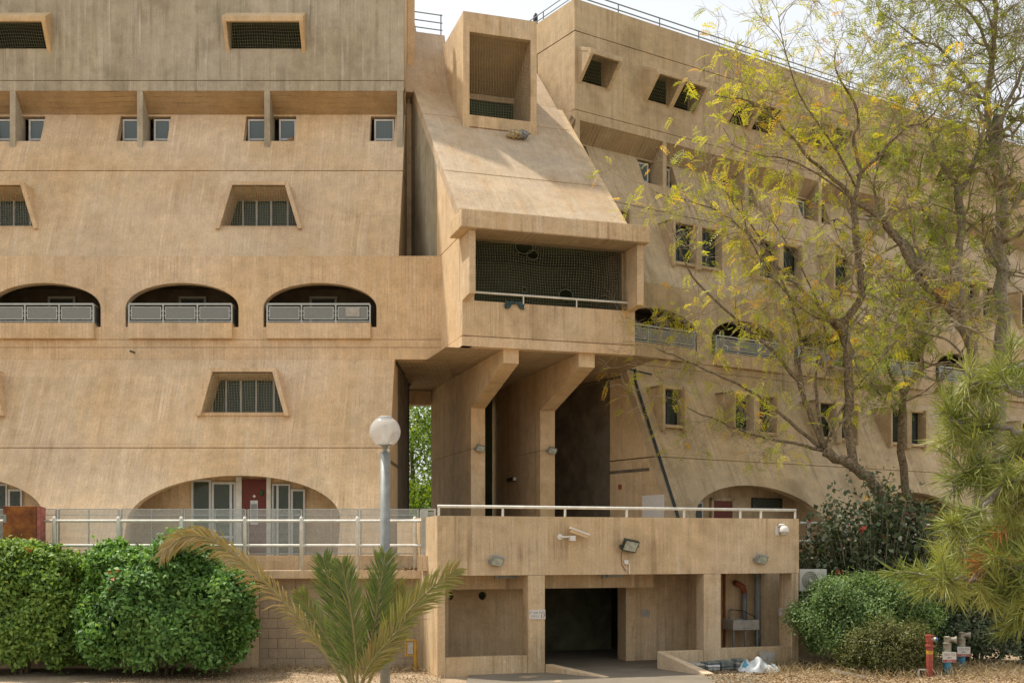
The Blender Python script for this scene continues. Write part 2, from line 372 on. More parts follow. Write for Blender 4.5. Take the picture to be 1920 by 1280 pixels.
def net(root, x0, x1, z0, z1, yf, step=.07, r=.0045, holes=(), sag=.012, clip=None, name='bird_net'):
    nx = max(2, int((x1 - x0) / step)); nz = max(2, int((z1 - z0) / step)); b = MB(); P = {}
    ph = random.random() * 9
    for i in range(nx + 1):
        for j in range(nz + 1):
            x = x0 + (x1 - x0) * i / nx; z = z0 + (z1 - z0) * j / nz
            dx = sag * math.sin(z * 5 + ph + x * 2); dz = sag * 1.6 * math.sin(x * 3.1 + ph) * (j not in (0, nz))
            P[i, j] = Vector((x + dx, yf(z) - .02 * math.sin(x * 2 + z * 3), z + dz))
    def ok(p):
        if clip and not clip(p.x, p.z): return False
        return all(((p.x - h[0]) / h[2]) ** 2 + ((p.z - h[1]) / h[3]) ** 2 > 1 for h in holes)
    for i in range(nx + 1):
        for j in range(nz + 1):
            for q in ((i + 1, j), (i, j + 1)):
                if q in P and ok(P[i, j]) and ok(P[q]): b.tube([P[i, j], P[q]], r, 3, False)
    if not b.f: return None
    for h in holes:
        b.tube([(h[0] + h[2] * math.cos(a), yf(h[1]), h[1] + h[3] * math.sin(a)) for a in np.linspace(0, 2 * math.pi, 18)], r * 1.4, 3, False)
    return b.build(name, M['net'], root)
def window(root, x0, x1, z0, z1, y, xs=(), zs=(), fw=.045, pane='glass', curtain=(), name='window', fm='alu'):
    """frame of bars (one part) with every pane as a sub-part"""
    b = MB(); d = .05
    b.box(x0, x1, y - d, y, z0, z0 + fw).box(x0, x1, y - d, y, z1 - fw, z1)
    b.box(x0, x0 + fw, y - d + .002, y + .002, z0 + fw, z1 - fw).box(x1 - fw, x1, y - d + .002, y + .002, z0 + fw, z1 - fw)
    for x in xs: b.box(x - fw * .6, x + fw * .6, y - d + .004, y + .004, z0 + fw, z1 - fw)
    for z in zs: b.box(x0 + fw, x1 - fw, y - d + .006, y + .006, z - fw * .5, z + fw * .5)
    w = b.build(name, M[fm], root)
    ex = [x0 + fw] + [x for x in xs] + [x1 - fw]; ez = [z0 + fw] + list(zs) + [z1 - fw]
    for i in range(len(ex) - 1):
        for j in range(len(ez) - 1):
            bbox(ex[i] + .01, ex[i + 1] - .01, y - .028, y - .02, ez[j] + .01, ez[j + 1] - .01).build('pane', M[pane], w)
    for c0, c1 in curtain:
        n = 9; vs = []
        for k in range(n + 1):
            x = c0 + (c1 - c0) * k / n; vs += [(x, y + .1 + .03 * (k % 2), z0 + .03), (x, y + .1 + .03 * (k % 2), z1 - .03)]
        MB().add(vs, [(2 * k, 2 * k + 2, 2 * k + 3, 2 * k + 1) for k in range(n)]).build('curtain', M['curtain'], w)
    return w

# ------------------------------------------------------------------ facade of the two dormitory blocks
ZR, Z1, Z2, Z3 = 21.33, 17.60, 17.29, 16.74
SA = lambda z: .43 * (z - 15.54)                 # upper battered wall
YB = -2.77                                       # arcade storey (vertical)
SC = lambda z: -2.79 + .5 * (z - 8.4)            # lower battered wall
ZD = 2.65                                        # terrace deck

def hood_trap(root, xc, wt, wb, zt, zb, yf, yb, th=.11, mat='tan'):
    """projecting concrete surround: top bar and two legs, wider at the foot"""
    k = (wb - wt) / (zt - zb); it = wt - th - .0; zi = zt - th
    out = MB()
    ring = [(xc - wb, zb), (xc - wb + th * 1.12, zb), (xc - (wt + k * th) + th * 1.12, zi), (xc + (wt + k * th) - th * 1.12, zi), (xc + wb - th * 1.12, zb), (xc + wb, zb), (xc + wt, zt), (xc - wt, zt)]
    vs = [(x, yf, z) for x, z in ring] + [(x, yb, z) for x, z in ring]
    caps = [(0, 1, 2, 7), (2, 3, 6, 7), (3, 4, 5, 6)]
    out.add(vs, [tuple(reversed(c)) for c in caps] + [tuple(i + 8 for i in c) for c in caps] + [(i, (i + 1) % 8, 8 + (i + 1) % 8, 8 + i) for i in range(8)])
    o = out.build('window_surround', M[mat], root)
    bm = bmesh.new(); bm.from_mesh(o.data); bmesh.ops.recalc_face_normals(bm, faces=bm.faces); bm.to_mesh(o.data); bm.free()
    return o
def hood_top(root, x0, x1, prot, mat, mids=()):
    """top-storey surround that leans out: legs, head bar with sloping top, optional dividers"""
    leg = [(.12, 18.46), (0, 18.5), (-prot, 19.24), (-prot, 19.42), (0, 19.74), (.12, 19.74)]
    bar = [(-prot + .1, 19.27), (-prot - .012, 19.27), (-prot - .012, 19.43), (0.0, 19.75), (.1, 19.75), (.1, 19.64), (-prot + .1, 19.36)]
    b = MB()
    for a in [(x0, x0 + .12), (x1 - .12, x1)] + [(m - .1, m + .1) for m in mids]: b.prism(leg, a[0], a[1])
    b.prism(bar, x0 - .01, x1 + .01)
    return b.build('window_surround', M[mat], root, bevel=.012)

def railing_box(root, x0, x1, y0, panels=3):
    """projecting balcony box with framed sheet panels; returns nothing, adds parts"""
    bbox(x0, x1, y0, y0 + .42, 8.988, 9.44).build('balcony_parapet', M['tan'] if root['k'] == 'l' else M['wing'], root, bevel=.012)
    b = MB(); z0, z1 = 9.47, 10.01; yc = y0 + .06
    b.box(x0 + .02, x1 - .02, yc - .025, yc + .025, z1 - .05, z1).box(x0 + .02, x1 - .02, yc - .02, yc + .02, z0, z0 + .03)
    w = (x1 - x0 - .04) / panels
    for i in range(panels + 1):
        x = x0 + .02 + w * i; b.box(x - .022, x + .022, yc - .022, yc + .022, z0 - .03, z1 - .05)
    for sx in (x0 + .04, x1 - .04):
        b.box(sx - .02, sx + .02, yc + .03, yc + .62, z1 - .05, z1 - .004).box(sx - .018, sx + .018, yc + .03, yc + .62, z0, z0 + .03)
    r = b.build('balcony_railing', M['railpaint'], root)
    for i in range(panels):
        a = x0 + .02 + w * i + .06; c = x0 + .02 + w * (i + 1) - .06
        f = MB(); za, zb = z0 + .07, z1 - .1
        f.box(a, c, yc - .015, yc + .015, za, za + .025).box(a, c, yc - .015, yc + .015, zb - .025, zb)
        f.box(a, a + .025, yc - .014, yc + .014, za + .025, zb - .025).box(c - .025, c, yc - .014, yc + .014, za + .025, zb - .025)
        for zz in (za + .12, zb - .12): f.box(a - .04, a, yc - .008, yc + .008, zz - .012, zz + .012).box(c, c + .04, yc - .008, yc + .008, zz - .012, zz + .012)
        f.build('panel_frame', M['railpaint'], r)
        bbox(a + .02, c - .02, yc - .006, yc + .006, za + .02, zb - .02).build('panel_sheet', M['infill'], r)
    if root['k'] == 'l' and x1 > -1: bbox(x1 - .72, x1 - .32, yc - .022, yc - .017, z0 + .16, z1 - .12).build('paper_sheet', M['board'], r)
    for sx in (x0 + .04, x1 - .04): bbox(sx - .006, sx + .006, yc + .05, yc + .6, z0 + .05, z1 - .07).build('panel_sheet', M['infill'], r)

def facade(root, X0, X1, fins, tops, fwin, bwin, arches, cwin, garch, arch_x1, mt, mtop, prot, end_in):
    strip = lambda z, y: bbox(X0 + .05, X1 - .05, y + .05, y + .12, z - .12, z + .12).build('recessed_joint', M[mt], root)
    # top storey
    wall('upper_wall', root, rect(X0, X1, Z1 + .03, ZR if root['k'] == 'l' else 20.24), [rect(a + .1, b - .1, 18.62, 19.6) for a, b, _ in tops], lambda z: 0, .3, M[mtop])
    if root['k'] != 'l':
        wall('roof_parapet', root, rect(X0, X1, 20.27, ZR), [], lambda z: 0, .3, M[mtop]); strip(20.255, 0)
    strip(Z1 + .015, 0)
    for a, b, mids in tops:
        hood_top(root, a, b, prot, 'frame' if root['k'] == 'l' else 'wing_y', mids)
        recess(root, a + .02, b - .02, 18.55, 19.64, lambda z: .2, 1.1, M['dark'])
        xs = [a + .12 + (b - a - .24) * q for q in (.27, .52, .78)] if b - a > 1.6 else [(a + b) / 2]
        window(root, a + .12, b - .12, 18.63, 19.60, .95, xs=xs, fw=.05, name='window', fm='black')
        net(root, a + .12, b - .12, 18.64, 19.28, lambda z: -prot * (z - 18.5) / .74 * .95 + .02, .075)
    wall('fascia', root, rect(X0, X1, Z2, Z1), [], lambda z: -.015, .3, M[mtop])
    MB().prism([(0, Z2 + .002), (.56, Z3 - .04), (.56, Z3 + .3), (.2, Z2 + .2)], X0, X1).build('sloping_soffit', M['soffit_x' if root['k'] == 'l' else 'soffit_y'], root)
    # fins and the small windows beside them
    for x in fins: MB().prism([(-.012, Z2 + .004), (-.012, 15.5), (.2, 15.5), (.75, 15.9), (.75, Z2 - .3), (.3, Z2 + .1)], x - .09, x + .09).build('fin', M[mtop], root, bevel=.01)
    holes = [rect(a, b, 15.75, Z3 - .06) for a, b, _ in fwin]
    wall('battered_wall', root, rect(X0, X1, 14.675, Z3), holes, SA, .3, M[mt]); strip(14.66, SA(14.66))
    for a, b, ws in fwin:
        recess(root, a - .05, b + .05, 15.7, Z3 - .02, lambda z: SA(z) + .25, 1.6, M['room'])
        for w0, w1 in ws: window(root, w0, w1, 15.76, Z3 - .12, .62, zs=(15.98,), fw=.06, pane='sheer')
    # storey with projecting surrounds
    holes = []
    for w in bwin:
        xc, wt, wb, zt, zb, zs, yf = w[:7]; k = (wb - wt) / (zt - zb)
        holes.append([(xc - wb + .06 + k * (zs - zb), zs), (xc + wb - .06 - k * (zs - zb), zs), (xc + wt - .05, zt - .06), (xc - wt + .05, zt - .06)])
    wall('battered_wall', root, rect(X0, X1, 11.2, 14.645), holes, SA, .3, M[mt])
    for w in bwin: surround_window(root, SA, *w)
    # arcade storey
    xa = arch_x1
    wall('arcade_wall', root, rect(X0, xa, 8.985, 11.4), [arch(x, 1.64, 9.34, 9.9, 10.62) for x in arches], lambda z: YB, .3, M[mt])
    wall('arcade_band', root, rect(X0, xa, 8.755, 8.97), [], lambda z: YB + .004, .3, M[mt])
    wall('arcade_band', root, rect(X0, xa, 8.405, 8.74), [], lambda z: YB, .3, M[mt])
    bbox(X0, xa - .02, YB + .05, YB + .1, 8.45, 9.1).build('recessed_joint', M[mt], root)
    bbox(X0, min(xa, X1), YB + .02, -1.2, 11.25, 11.36).build('ledge', M[mt], root)
    for x in arches:
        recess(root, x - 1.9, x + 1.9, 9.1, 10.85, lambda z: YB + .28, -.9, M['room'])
        railing_box(root, x - 1.53, x + 1.48, YB - .14)
        bbox(x - .55, x + .15, -.98, -.92, 9.1, 10.5).build('balcony_door', M['black'], root)
        MB().box(x - .62, x - .55, -1.0, -.95, 9.1, 10.55).box(x + .15, x + .22, -1.0, -.95, 9.1, 10.55).box(x - .62, x + .22, -1.0, -.945, 10.55, 10.62).build('door_frame', M['railpaint'], root)
    # lower battered storeys
    holes = []
    for w in cwin:
        xc, wt, wb, zt, zb, zs, yf = w[:7]; k = (wb - wt) / (zt - zb)
        holes.append([(xc - wb + .06 + k * (zs - zb), zs), (xc + wb - .06 - k * (zs - zb), zs), (xc + wt - .05, zt - .06), (xc - wt + .05, zt - .06)])
    wall('battered_wall', root, rect(X0, X1, 5.735, 8.4), holes, SC, .3, M[mt]); strip(5.72, SC(5.72))
    for w in cwin: surround_window(root, SC, *w)
    wall('battered_wall', root, rect(X0, X1, 2.5, 5.705), [arch(x, 2.87, 2.6, 3.68, 4.93, 30) for x in garch], SC, .35, M[mt])
    # hidden body: floors, roof and back, plus added core boxes that block light
    bbox(X0, X1, .3, 9, 20.9, 21.1).build('roof_slab', M[mtop], root)
    bbox(X0, X1, 2.2, 9, 8.5, 20.9).build('light_block_core', M['room'], root)
    bbox(X0, X1, -1.9, 1.38, 2.5, 8.3).build('light_block_core', M['room'], root)
    bbox(X0, X1, YB + .3, 2.3, 8.31, 8.4).build('floor_slab', M['room'], root)
    bbox(X0, X1, -1.0, 2.3, 11.36, 11.46).build('floor_slab', M['room'], root)
    bbox(X0, X1, -.1, 2.3, 14.6, 14.66).build('floor_slab', M['room'], root)
    bbox(X0, X1, .6, 2.3, 17.3, 17.4).build('floor_slab', M['room'], root)
    bbox(X0, X1, SC(5.7) + .3, -1.8, 5.3, 5.4).build('floor_slab', M['room'], root)

def surround_window(root, sfun, xc, wt, wb, zt, zb, zs, yf, kind='trap', mid=False):
    mt = 'frame' if root['k'] == 'l' else 'wing'
    if kind == 'trap':
        yb = yf + 1.15; hood_trap(root, xc, wt, wb, zt, zb, yf, yb)
        k = (wb - wt) / (zt - zb); wi = lambda z: wb - .14 - k * (z - zb)
        zh = zs + 1.0
        # sloping ceiling inside, and the inner sill
        MB().add([(xc - wi(zt - .15), yf + .08, zt - .14), (xc + wi(zt - .15), yf + .08, zt - .14), (xc + wi(zh) + .05, yf + 1.0, zh), (xc - wi(zh) - .05, yf + 1.0, zh)], [(0, 1, 2, 3)]).build('sloping_ceiling', M['tan'], root)
        bbox(xc - wi(zs) - .06, xc + wi(zs) + .06, yf + .15, yf + 1.1, zs - .1, zs - .02).build('sill', M['tan'], root)
        W = wi(zs) - .02
        window(root, xc - W, xc + W, zs - .02, zh + .05, yf + 1.0, xs=[xc - W * .62, xc - W * .24, xc + W * .16, xc + W * .62], fw=.042,
               curtain=[(xc - W * .2, xc + W * .06), (xc + W * .3, xc + W * .6), (xc - W, xc - W * .64)])
        bbox(xc - W - .1, xc + W + .1, yf + 1.8, yf + 1.85, zs - .3, zt).build('room_wall', M['roomgreen'], root)
        net(root, xc - wb, xc + wb, zs, zt - .14, lambda z: yf + .04, .075, clip=lambda x, z: abs(x - xc) < wi(z) + .02)
    else:
        th = .1; b = MB()
        for a, c in [(xc - wb, xc - wb + th), (xc + wb - th, xc + wb)] + ([(xc - .13, xc + .13)] if mid else []):
            b.prism([(yf, zb), (yf, zt - .03), (yf + .05, zt), (yf + 1.1, zt), (yf + 1.1, zb + .2), (yf + .1, zb - .05)], a, c)
        b.box(xc - wb, xc + wb, yf + .12, yf + 1.1, zt - th, zt - .002).box(xc - wb + th, xc + wb - th, yf + .06, yf + .5, zs - .1, zs)
        b.build('window_surround', M[mt], root, bevel=.012)
        spans = [(xc - wb + th, xc - .13), (xc + .13, xc + wb - th)] if mid else [(xc - wb + th, xc + wb - th)]
        for a, c in spans:
            window(root, a, c, zs, zt - th, yf + .42, xs=((a + c) / 2,), fw=.04, fm='black')
        bbox(xc - wb - .1, xc + wb + .1, yf + 1.3, yf + 1.35, zs - .3, zt + .1).build('room_wall', M['dark'], root)

def entrance_bay(root, xc, door=True):
    """glazed back wall inside a ground-floor arch"""
    yb = -3.55
    bbox(xc - 3.2, xc + 3.2, yb, yb + .2, 2.5, 5.2).build('arch_back_wall', M['brown'] if root['k'] == 'l' else M['wing'], root)
    for s in (-1, 1): MB().prism([(-5.5, 2.5), (yb, 2.5), (yb, 5.2), (-4.1, 5.2)], xc + s * 3.0, xc + s * 3.15).build('arch_side_wall', M['brown_y'], root)
    if root['k'] == 'l':
        window(root, xc - 1.58, xc - 1.02, ZD + .02, 4.87, yb - .01, fw=.06)
        window(root, xc - 1.0, xc - .32, ZD + .02, 4.80, yb - .012, xs=(xc - .46,), zs=(3.25,), fw=.06, curtain=())
        MB().box(xc - .30, xc - .14, yb - .12, yb - .002, ZD, 4.95).box(xc + .56, xc + .68, yb - .12, yb - .002, ZD, 4.95).build('door_post', M['white'], root)
        d = bbox(xc - .13, xc + .55, yb - .08, yb - .01, ZD, 4.88).build('door', M['red'], root)
        bbox(xc + .1, xc + .31, yb - .087, yb - .082, 3.6, 4.28).build('notice', M['bag'], d)
        bbox(xc + .12, xc + .29, yb - .092, yb - .088, 3.7, 4.18).build('notice_text', M['greypvc'], d)
        MB().obox((xc + .21, yb - .086, 4.4), (1, 0, 1), (0, 1, 0), (-1, 0, 1), .035, .004, .035).build('badge', M['paper'], d)
        MB().lathe([(0.01, .09), (.05, .03), (.06, -.05), (.02, -.1)], 10, (xc + .42, yb - .1, 4.5)).build('wreath', M['leafy'], d)
        window(root, xc + .70, xc + 1.22, ZD + .02, 4.75, yb - .012, xs=(xc + .86,), fw=.05, curtain=[(xc + .72, xc + .84)])
        window(root, xc + 1.24, xc + 1.64, ZD + .02, 4.6, yb - .01, fw=.055)
        MB().box(xc - 1.6, xc - .3, yb - .06, yb - .02, 4.89, 4.99).build('shutter_box', M['brown'], root)
    else:
        bbox(xc - .75, xc + .05, yb - .08, yb - .01, ZD, 4.45).build('door', M['red'], root)
        MB().box(xc - .86, xc - .76, yb - .1, yb - .003, ZD, 4.55).box(xc + .06, xc + .16, yb - .1, yb - .003, ZD, 4.55).box(xc - .86, xc + .16, yb - .1, yb - .005, 4.46, 4.56).build('door_frame', M['wing'], root)
        window(root, xc + 1.0, xc + 2.4, 4.25, 4.6, yb - .02, fw=.05, fm='black')
        window(root, xc - 2.3, xc - 1.2, 3.2, 4.4, yb - .02, xs=(xc - 1.75,), fw=.05)
M['leafy'] = plain('wreath_green', (.05, .11, .04), .8, 0, .4, 20)

# ---- block that faces the camera
blk = thing('dormitory_block', 'tan concrete dormitory block facing the camera, with battered walls and round-arched balconies', 'building', (-3.4, 35.72, 0))
blk['k'] = 'l'
fx = [-.12, -4.3, -8.3, -12.3, -16.3, -20.3]
facade(blk, -24, 0, fx,
       [(x - 1.25, x + 1.25, ()) for x in (-4.34, -12.34, -20.34)],
       [(-1.1, -.32, [(-1.0, -.36)])] + [(x - .77, x + .83, [(x - .74, x - .12), (x + .26, x + .80)]) for x in fx[1:]],
       [(x, .885, 1.315, 14.02, 12.6, 12.71, -1.36) for x in (-4.27, -12.27, -20.27)],
       [-2.17, -6.17, -10.17, -14.17, -18.17, -22.17],
       [(x, .935, 1.305, 7.99, 6.65, 6.77, -3.85) for x in (-4.17, -12.17, -20.17)],
       [-4.09, -12.09, -20.09], 1.42, 'tan', 'grey', .46, -1)
for x in (-4.09, -12.09, -20.09): entrance_bay(blk, x)
# end wall towards the passage and the slot
def yz(x): return lambda q: Vector((x, q[0], q[1]))
wall('end_wall', blk, [(.1, ZR - .02), (.1, 17.35), (.68, 16.72), (-.25, 14.66), (-1.6, 11.42), (2.2, 11.42), (8.9, 11.42), (8.9, ZR - .02)], [], None, .28, M['brown_y'], yz(-.006), (-1, 0, 0))
wall('end_wall', blk, [(-2.69, 8.38), (-5.5, 2.5), (1.4, 2.5), (1.4, 8.38)], [], None, .28, M['brown_y'], yz(-.006), (-1, 0, 0))
bbox(1.05, 1.4, YB + .31, -.5, 8.42, 11.35).build('link_wall', M['tan_y'], blk)
bbox(.0, 1.42, 3.2, 3.4, 8.4, 19.8).build('slot_back_wall', M['grey'], blk)
MB().tube([(-.02, 1.45, ZD), (-.02, 1.45, 8.3)], .06, 8).build('drain_pipe', M['pipe'], blk)
MB().tube([(-7.55, YB - .02, 8.6), (-7.55, YB - .35, 8.58)], .03, 8).build('rain_spout', M['black'], blk)
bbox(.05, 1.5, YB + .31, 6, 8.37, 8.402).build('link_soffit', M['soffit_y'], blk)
bbox(.0, .22, 1.2, 1.42, 16.9, ZR + .3).build('parapet_post', M['tan'], blk)

# ---- wing that runs back to the right
wing = thing('dormitory_wing', 'shaded concrete dormitory wing receding behind the trees, with a roof railing', 'building', (2.1, 38.05, 0), 33.3)
wing['k'] = 'w'
wf = [.12] + [3.95 + 4 * i for i in range(8)]
facade(wing, 0, 36, wf,
       [(.12, 1.45, ())] + [(x - 1.2, x + 1.2, (x,)) for x in (4.2, 8.05, 12.0, 16.0, 20.0, 24.0, 28., 32.)],
       [(.25, .85, [(.28, .82)])] + [(x - .85, x + .77, [(x - .82, x - .26), (x + .12, x + .74)]) for x in wf[1:]],
       [(x, 1.18, 1.18, 14.15, 12.55, 12.72, -1.42, 'rect', True) for x in (4.3, 8.3, 12.3, 16.3, 20.3, 24.3, 28.3, 32.3)] + [(.75, .55, .55, 14.15, 12.55, 12.72, -1.42, 'rect', False)],
       [1.3 + 3.93 * i for i in range(9)],
       [(1.05, .5, .5, 8.0, 6.6, 6.78, -3.85, 'rect', False)] + [(x, 1.05, 1.05, 8.05, 6.6, 6.78, -3.85, 'rect', True) for x in (4.6, 8.6, 12.4, 16.4, 20.4, 24.4, 28.4)],
       [3.63, 11.63, 19.63, 27.63], 36, 'wing', 'wing', .72, 1)
for x in (3.63, 11.63, 19.63, 27.63): entrance_bay(wing, x)
wall('end_wall', wing, [(.1, 20.24), (.1, 17.35), (.68, 16.72), (-.25, 14.66), (-1.6, 11.42), (8.9, 11.42), (8.9, 20.24)], [], None, .28, M['wing_y'], yz(.006), (1, 0, 0))
wall('end_parapet', wing, [(.004, 20.27), (8.9, 20.27), (8.9, ZR), (.004, ZR)], [], None, .28, M['wing_y'], yz(-.003), (1, 0, 0))
bbox(.05, .2, .3, 8.8, 20.1, 20.4).build('recessed_joint', M['wing_y'], wing)
wall('end_wall', wing, [(-2.7, 11.38), (-2.7, 8.38), (-4.1, 5.735), (6, 5.735), (6, 11.38)], [], None, .28, M['brown_y'], yz(.006), (1, 0, 0))
wall('end_wall', wing, [(-4.1, 5.7), (-5.55, 2.5), (6, 2.5), (6, 5.7)], [], None, .28, M['brown_y'], yz(.006), (1, 0, 0))
bbox(-.03, -.002, -4.55, -3.55, ZD, 4.55).build('side_door', M['plastic'], wing)
bbox(-.06, -.002, -3.55, -3.45, ZD, 4.6).build('door_frame', M['brown'], wing)
bbox(-.05, -.004, -2.5, -2.38, 4.8, 4.95).build('alarm_box', M['terracotta'], wing)
MB().tube([(.18, SC(8.3) - .1, 8.55), (.16, SC(8.2) - .08, 8.2), (.02, SC(2.7) - .05, 2.7)], .045, 8).build('drain_pipe', M['pipe'], wing)
MB().tube([(-.6, YB - .1, 8.62), (.18, SC(8.3) - .1, 8.5), (.9, SC(8.3) - .05, 8.45)], .03, 6).build('drain_branch', M['pipe'], wing)
b = MB()
for h in (.16, .36): b.tube([(-.1 + .2, 8.5, ZR + h), (.1, .12, ZR + h), (35.8, .12, ZR + h)], .022, 6)
for i in range(20): b.tube([(.1 + 1.86 * i, .12, ZR - .02), (.1 + 1.86 * i, .12, ZR + .36)], .02, 6)
for i in range(1, 5): b.tube([(.1, .12 + 1.86 * i, ZR - .02), (.1, .12 + 1.86 * i, ZR + .36)], .02, 6)
b.build('roof_railing', M['bluegrey'], wing)
for q in ((.3, 2.75), (.42, 2.95)): MB().lathe([(.08, 0), (.08, .85), (.05, .93), (.02, .96)], 12, (q[0], q[1], ZR - .3)).build('roof_vent', M['pipe'], wing)
# ------------------------------------------------------------------ stair tower between the blocks
bay = thing('stair_tower', 'angled concrete stair tower with a steep sloping roof and netted balcony on two piers', 'building', (-1.34, 30.7, 0), 17.5)
KS = .965; ZS = lambda y: 11.8 + KS * y
W5 = 5.06
for sx, inn, m_ in ((0, 1, 'tan_y'), (W5 - .02, -1, 'brown_y')):
    wall('side_wall', bay, [(.23, 8.68), (7.9, 8.68), (7.9, 11.42), (.31, 11.42), (.31, 9.65), (.23, 9.65)], [], None, .25, M[m_], yz(sx), (inn, 0, 0))
    wall('side_wall', bay, [(.36, 11.45), (2.9, 11.45), (2.9, ZS(2.9) - .02), (0.36, ZS(.36) - .02)], [], None, .25, M[m_], yz(sx), (inn, 0, 0))
    wall('side_wall', bay, [(2.915, 11.45), (7.9, 11.45), (7.9, ZS(6.0)), (5.95, ZS(5.95) - .02), (2.915, ZS(2.915) - .02)], [], None, .25, M['grey_y' if inn > 0 else m_], yz(sx), (inn, 0, 0))  # rear panel: weathered grey, darkened further to stand in for slot shade
    bbox(sx + (.05 if inn > 0 else -.2), sx + (.2 if inn > 0 else -.05), 2.8, 3.0, 11.6, 14.4).build('recessed_joint', M['brown'], bay)
    bbox(sx + (.05 if inn > 0 else -.2), sx + (.2 if inn > 0 else -.05), .1, 7.8, 11.3, 11.6).build('recessed_joint', M['brown'], bay)
# sloping roof in three panels with open joints, and a narrow strip that runs up behind the dormer
def slope(y0, y1, x0, x1, name='roof_panel'):
    MB().prism([(y0, ZS(y0)), (y1, ZS(y1)), (y1 + .15, ZS(y1) - .25), (y0 + .15, ZS(y0) - .25)], x0, x1).build(name, M['roofc'], bay, bevel=.01)
slope(.0, 2.05, -.004, 4.87); slope(2.08, 4.78, -.004, 4.87); slope(4.81, 6.05, -.004, 1.25); slope(4.81, 6.05, 3.5, 4.87)
slope(6.06, 9.2, 3.5, 4.87)
bbox(-.004, 4.86, .3, .4, 11.5, 12.2).build('recessed_joint', M['brown'], bay)
for yj in (2.065, 4.795): MB().prism([(yj - .1, ZS(yj - .1) - .05), (yj + .1, ZS(yj + .1) - .05), (yj + .2, ZS(yj) - .2), (yj, ZS(yj) - .3)], .02, 4.85).build('recessed_joint', M['brown'], bay)
# upper wall beside the dormer, with its railing
MB().prism([(6.05, 17.55), (7.15, 20.02), (7.4, 20.02), (6.4, 17.5)], -.35, 1.3).build('upper_wall', M['roofc'], bay)
bbox(-.35, 4.8, 6.4, 8.6, 8.7, 17.3).build('tower_body', M['brown'], bay); bbox(-.35, 3.5, 7.3, 8.6, 17.3, 19.7).build('tower_body', M['brown'], bay)
b = MB()
for h in (.2, .44, .7): b.tube([(-.3, 7.25, 20.02 + h), (1.25, 7.25, 20.02 + h)], .018, 6)
for x in (-.3, 1.2): b.tube([(x, 7.25, 19.98), (x, 7.25, 20.74)], .02, 6)
b.build('roof_railing', M['bluegrey'], bay)
# dormer
d0, d1, dy = 1.18, 3.58, 4.3
wall('dormer_front', bay, [(d0, 15.75), (d0 + .2, 15.75), (d0 + .2, 16.0), (d1 - .2, 16.0), (d1 - .2, 15.75), (d1, 15.75), (d1, 19.54), (d0, 19.54)], [rect(d0 + .2, d1 - .2, 16.36, 18.93)], lambda z: dy, .22, M['brown'])
for a, c in ((d0 + .003, d0 + .2), (d1 - .2, d1 - .003)):
    MB().prism([(dy + .2, ZS(dy + .2) - .1), (6.9, ZS(6.3) - .3), (6.9, 19.5), (dy + .2, 19.5)], a, c).build('dormer_cheek', M['brown_y'], bay)
bbox(d0 + .005, d1 - .005, dy + .21, 6.6, 19.3, 19.53).build('dormer_roof', M['brown'], bay)
MB().prism([(dy + .22, 18.95), (6.2, 17.74), (6.2, 17.9), (dy + .3, 19.1)], d0 + .2, d1 - .2).build('dormer_ceiling', M['soffit_x'], bay)
bbox(d0 + .2, d1 - .2, 6.08, 6.2, 17.58, 17.76).build('dormer_beam', M['brown'], bay)
bbox(d0 + .2, d1 - .2, dy + .22, 6.2, 16.0, 16.3).build('dormer_sill', M['dark'], bay)
bbox(d0 + .2, d1 - .2, 6.16, 6.24, 16.2, 17.75).build('dormer_back', M['dark'], bay)
net(bay, d0 + .2, d1 - .2, 16.36, 18.93, lambda z: dy + .05, .085, r=.004)
bbox(2.2, 2.42, 6.2, 6.5, 19.5, 20.1).build('roof_block', M['brown'], bay)
# balcony: parapet, band, piers, head beam
wall('balcony_parapet', bay, rect(0, W5, 8.69, 9.64), [], lambda z: 0, .22, M['brown'])
wall('balcony_band', bay, rect(0.0, W5, 8.4, 8.66), [], lambda z: -.012, .3, M['tan'])
wall('side_band', bay, [(-.01, 8.4), (2.4, 8.4), (2.4, 8.66), (-.01, 8.66)], [], None, .3, M['tan_y'], yz(-.012), (1, 0, 0))
bbox(.06, W5 - .06, .05, .2, 8.5, 8.8).build('recessed_joint', M['brown'], bay)
bbox(.06, .2, .05, 2.3, 8.5, 8.8).build('recessed_joint', M['brown_y'], bay)
for a, c in ((0.004, .18), (4.83, 5.03)):
    MB().prism([(-.69, 9.67), (.3, 9.60), (.3, 11.36), (-.69, 11.36)], a, c).build('pillar', M['brown_y'], bay, bevel=.015)
bbox(.18, .34, .02, .3, 9.63, 11.36).build('opening_jamb', M['tan_y'], bay)
bbox(-.27, 5.13, -.9, .35, 11.365, 11.83).build('head_beam', M['brown'], bay, bevel=.02)
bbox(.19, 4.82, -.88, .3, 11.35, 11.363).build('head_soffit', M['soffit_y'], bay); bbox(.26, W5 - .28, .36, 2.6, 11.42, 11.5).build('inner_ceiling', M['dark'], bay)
bbox(.26, .3, .31, 2.6, 8.7, 11.42).build('inner_lining', M['dark'], bay); bbox(W5 - .32, W5 - .28, .31, 2.6, 8.7, 11.42).build('inner_lining', M['room'], bay)  # dark ceiling and linings carry the balcony's inside shade as colour
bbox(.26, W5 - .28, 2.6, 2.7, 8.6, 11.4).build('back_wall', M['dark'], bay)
bbox(.26, W5 - .28, .2, 2.6, 8.6, 8.75).build('balcony_floor', M['room'], bay)
b = MB().tube([(.34, -.04, 9.86), (4.82, -.04, 9.86)], .03, 8)
for x in (1.72, 3.28): b.box(x - .015, x + .015, -.05, -.02, 9.62, 9.84)
b.build('handrail', M['white'], bay)
net(bay, .34, 4.83, 9.66, 11.34, lambda z: .06, .075, r=.0045, sag=.016,
    holes=[(1.78, 11.2, .26, .17), (2.02, 11.02, .17, .13), (3.0, 9.98, .2, .16), (1.78, 10.05, .06, .07)])
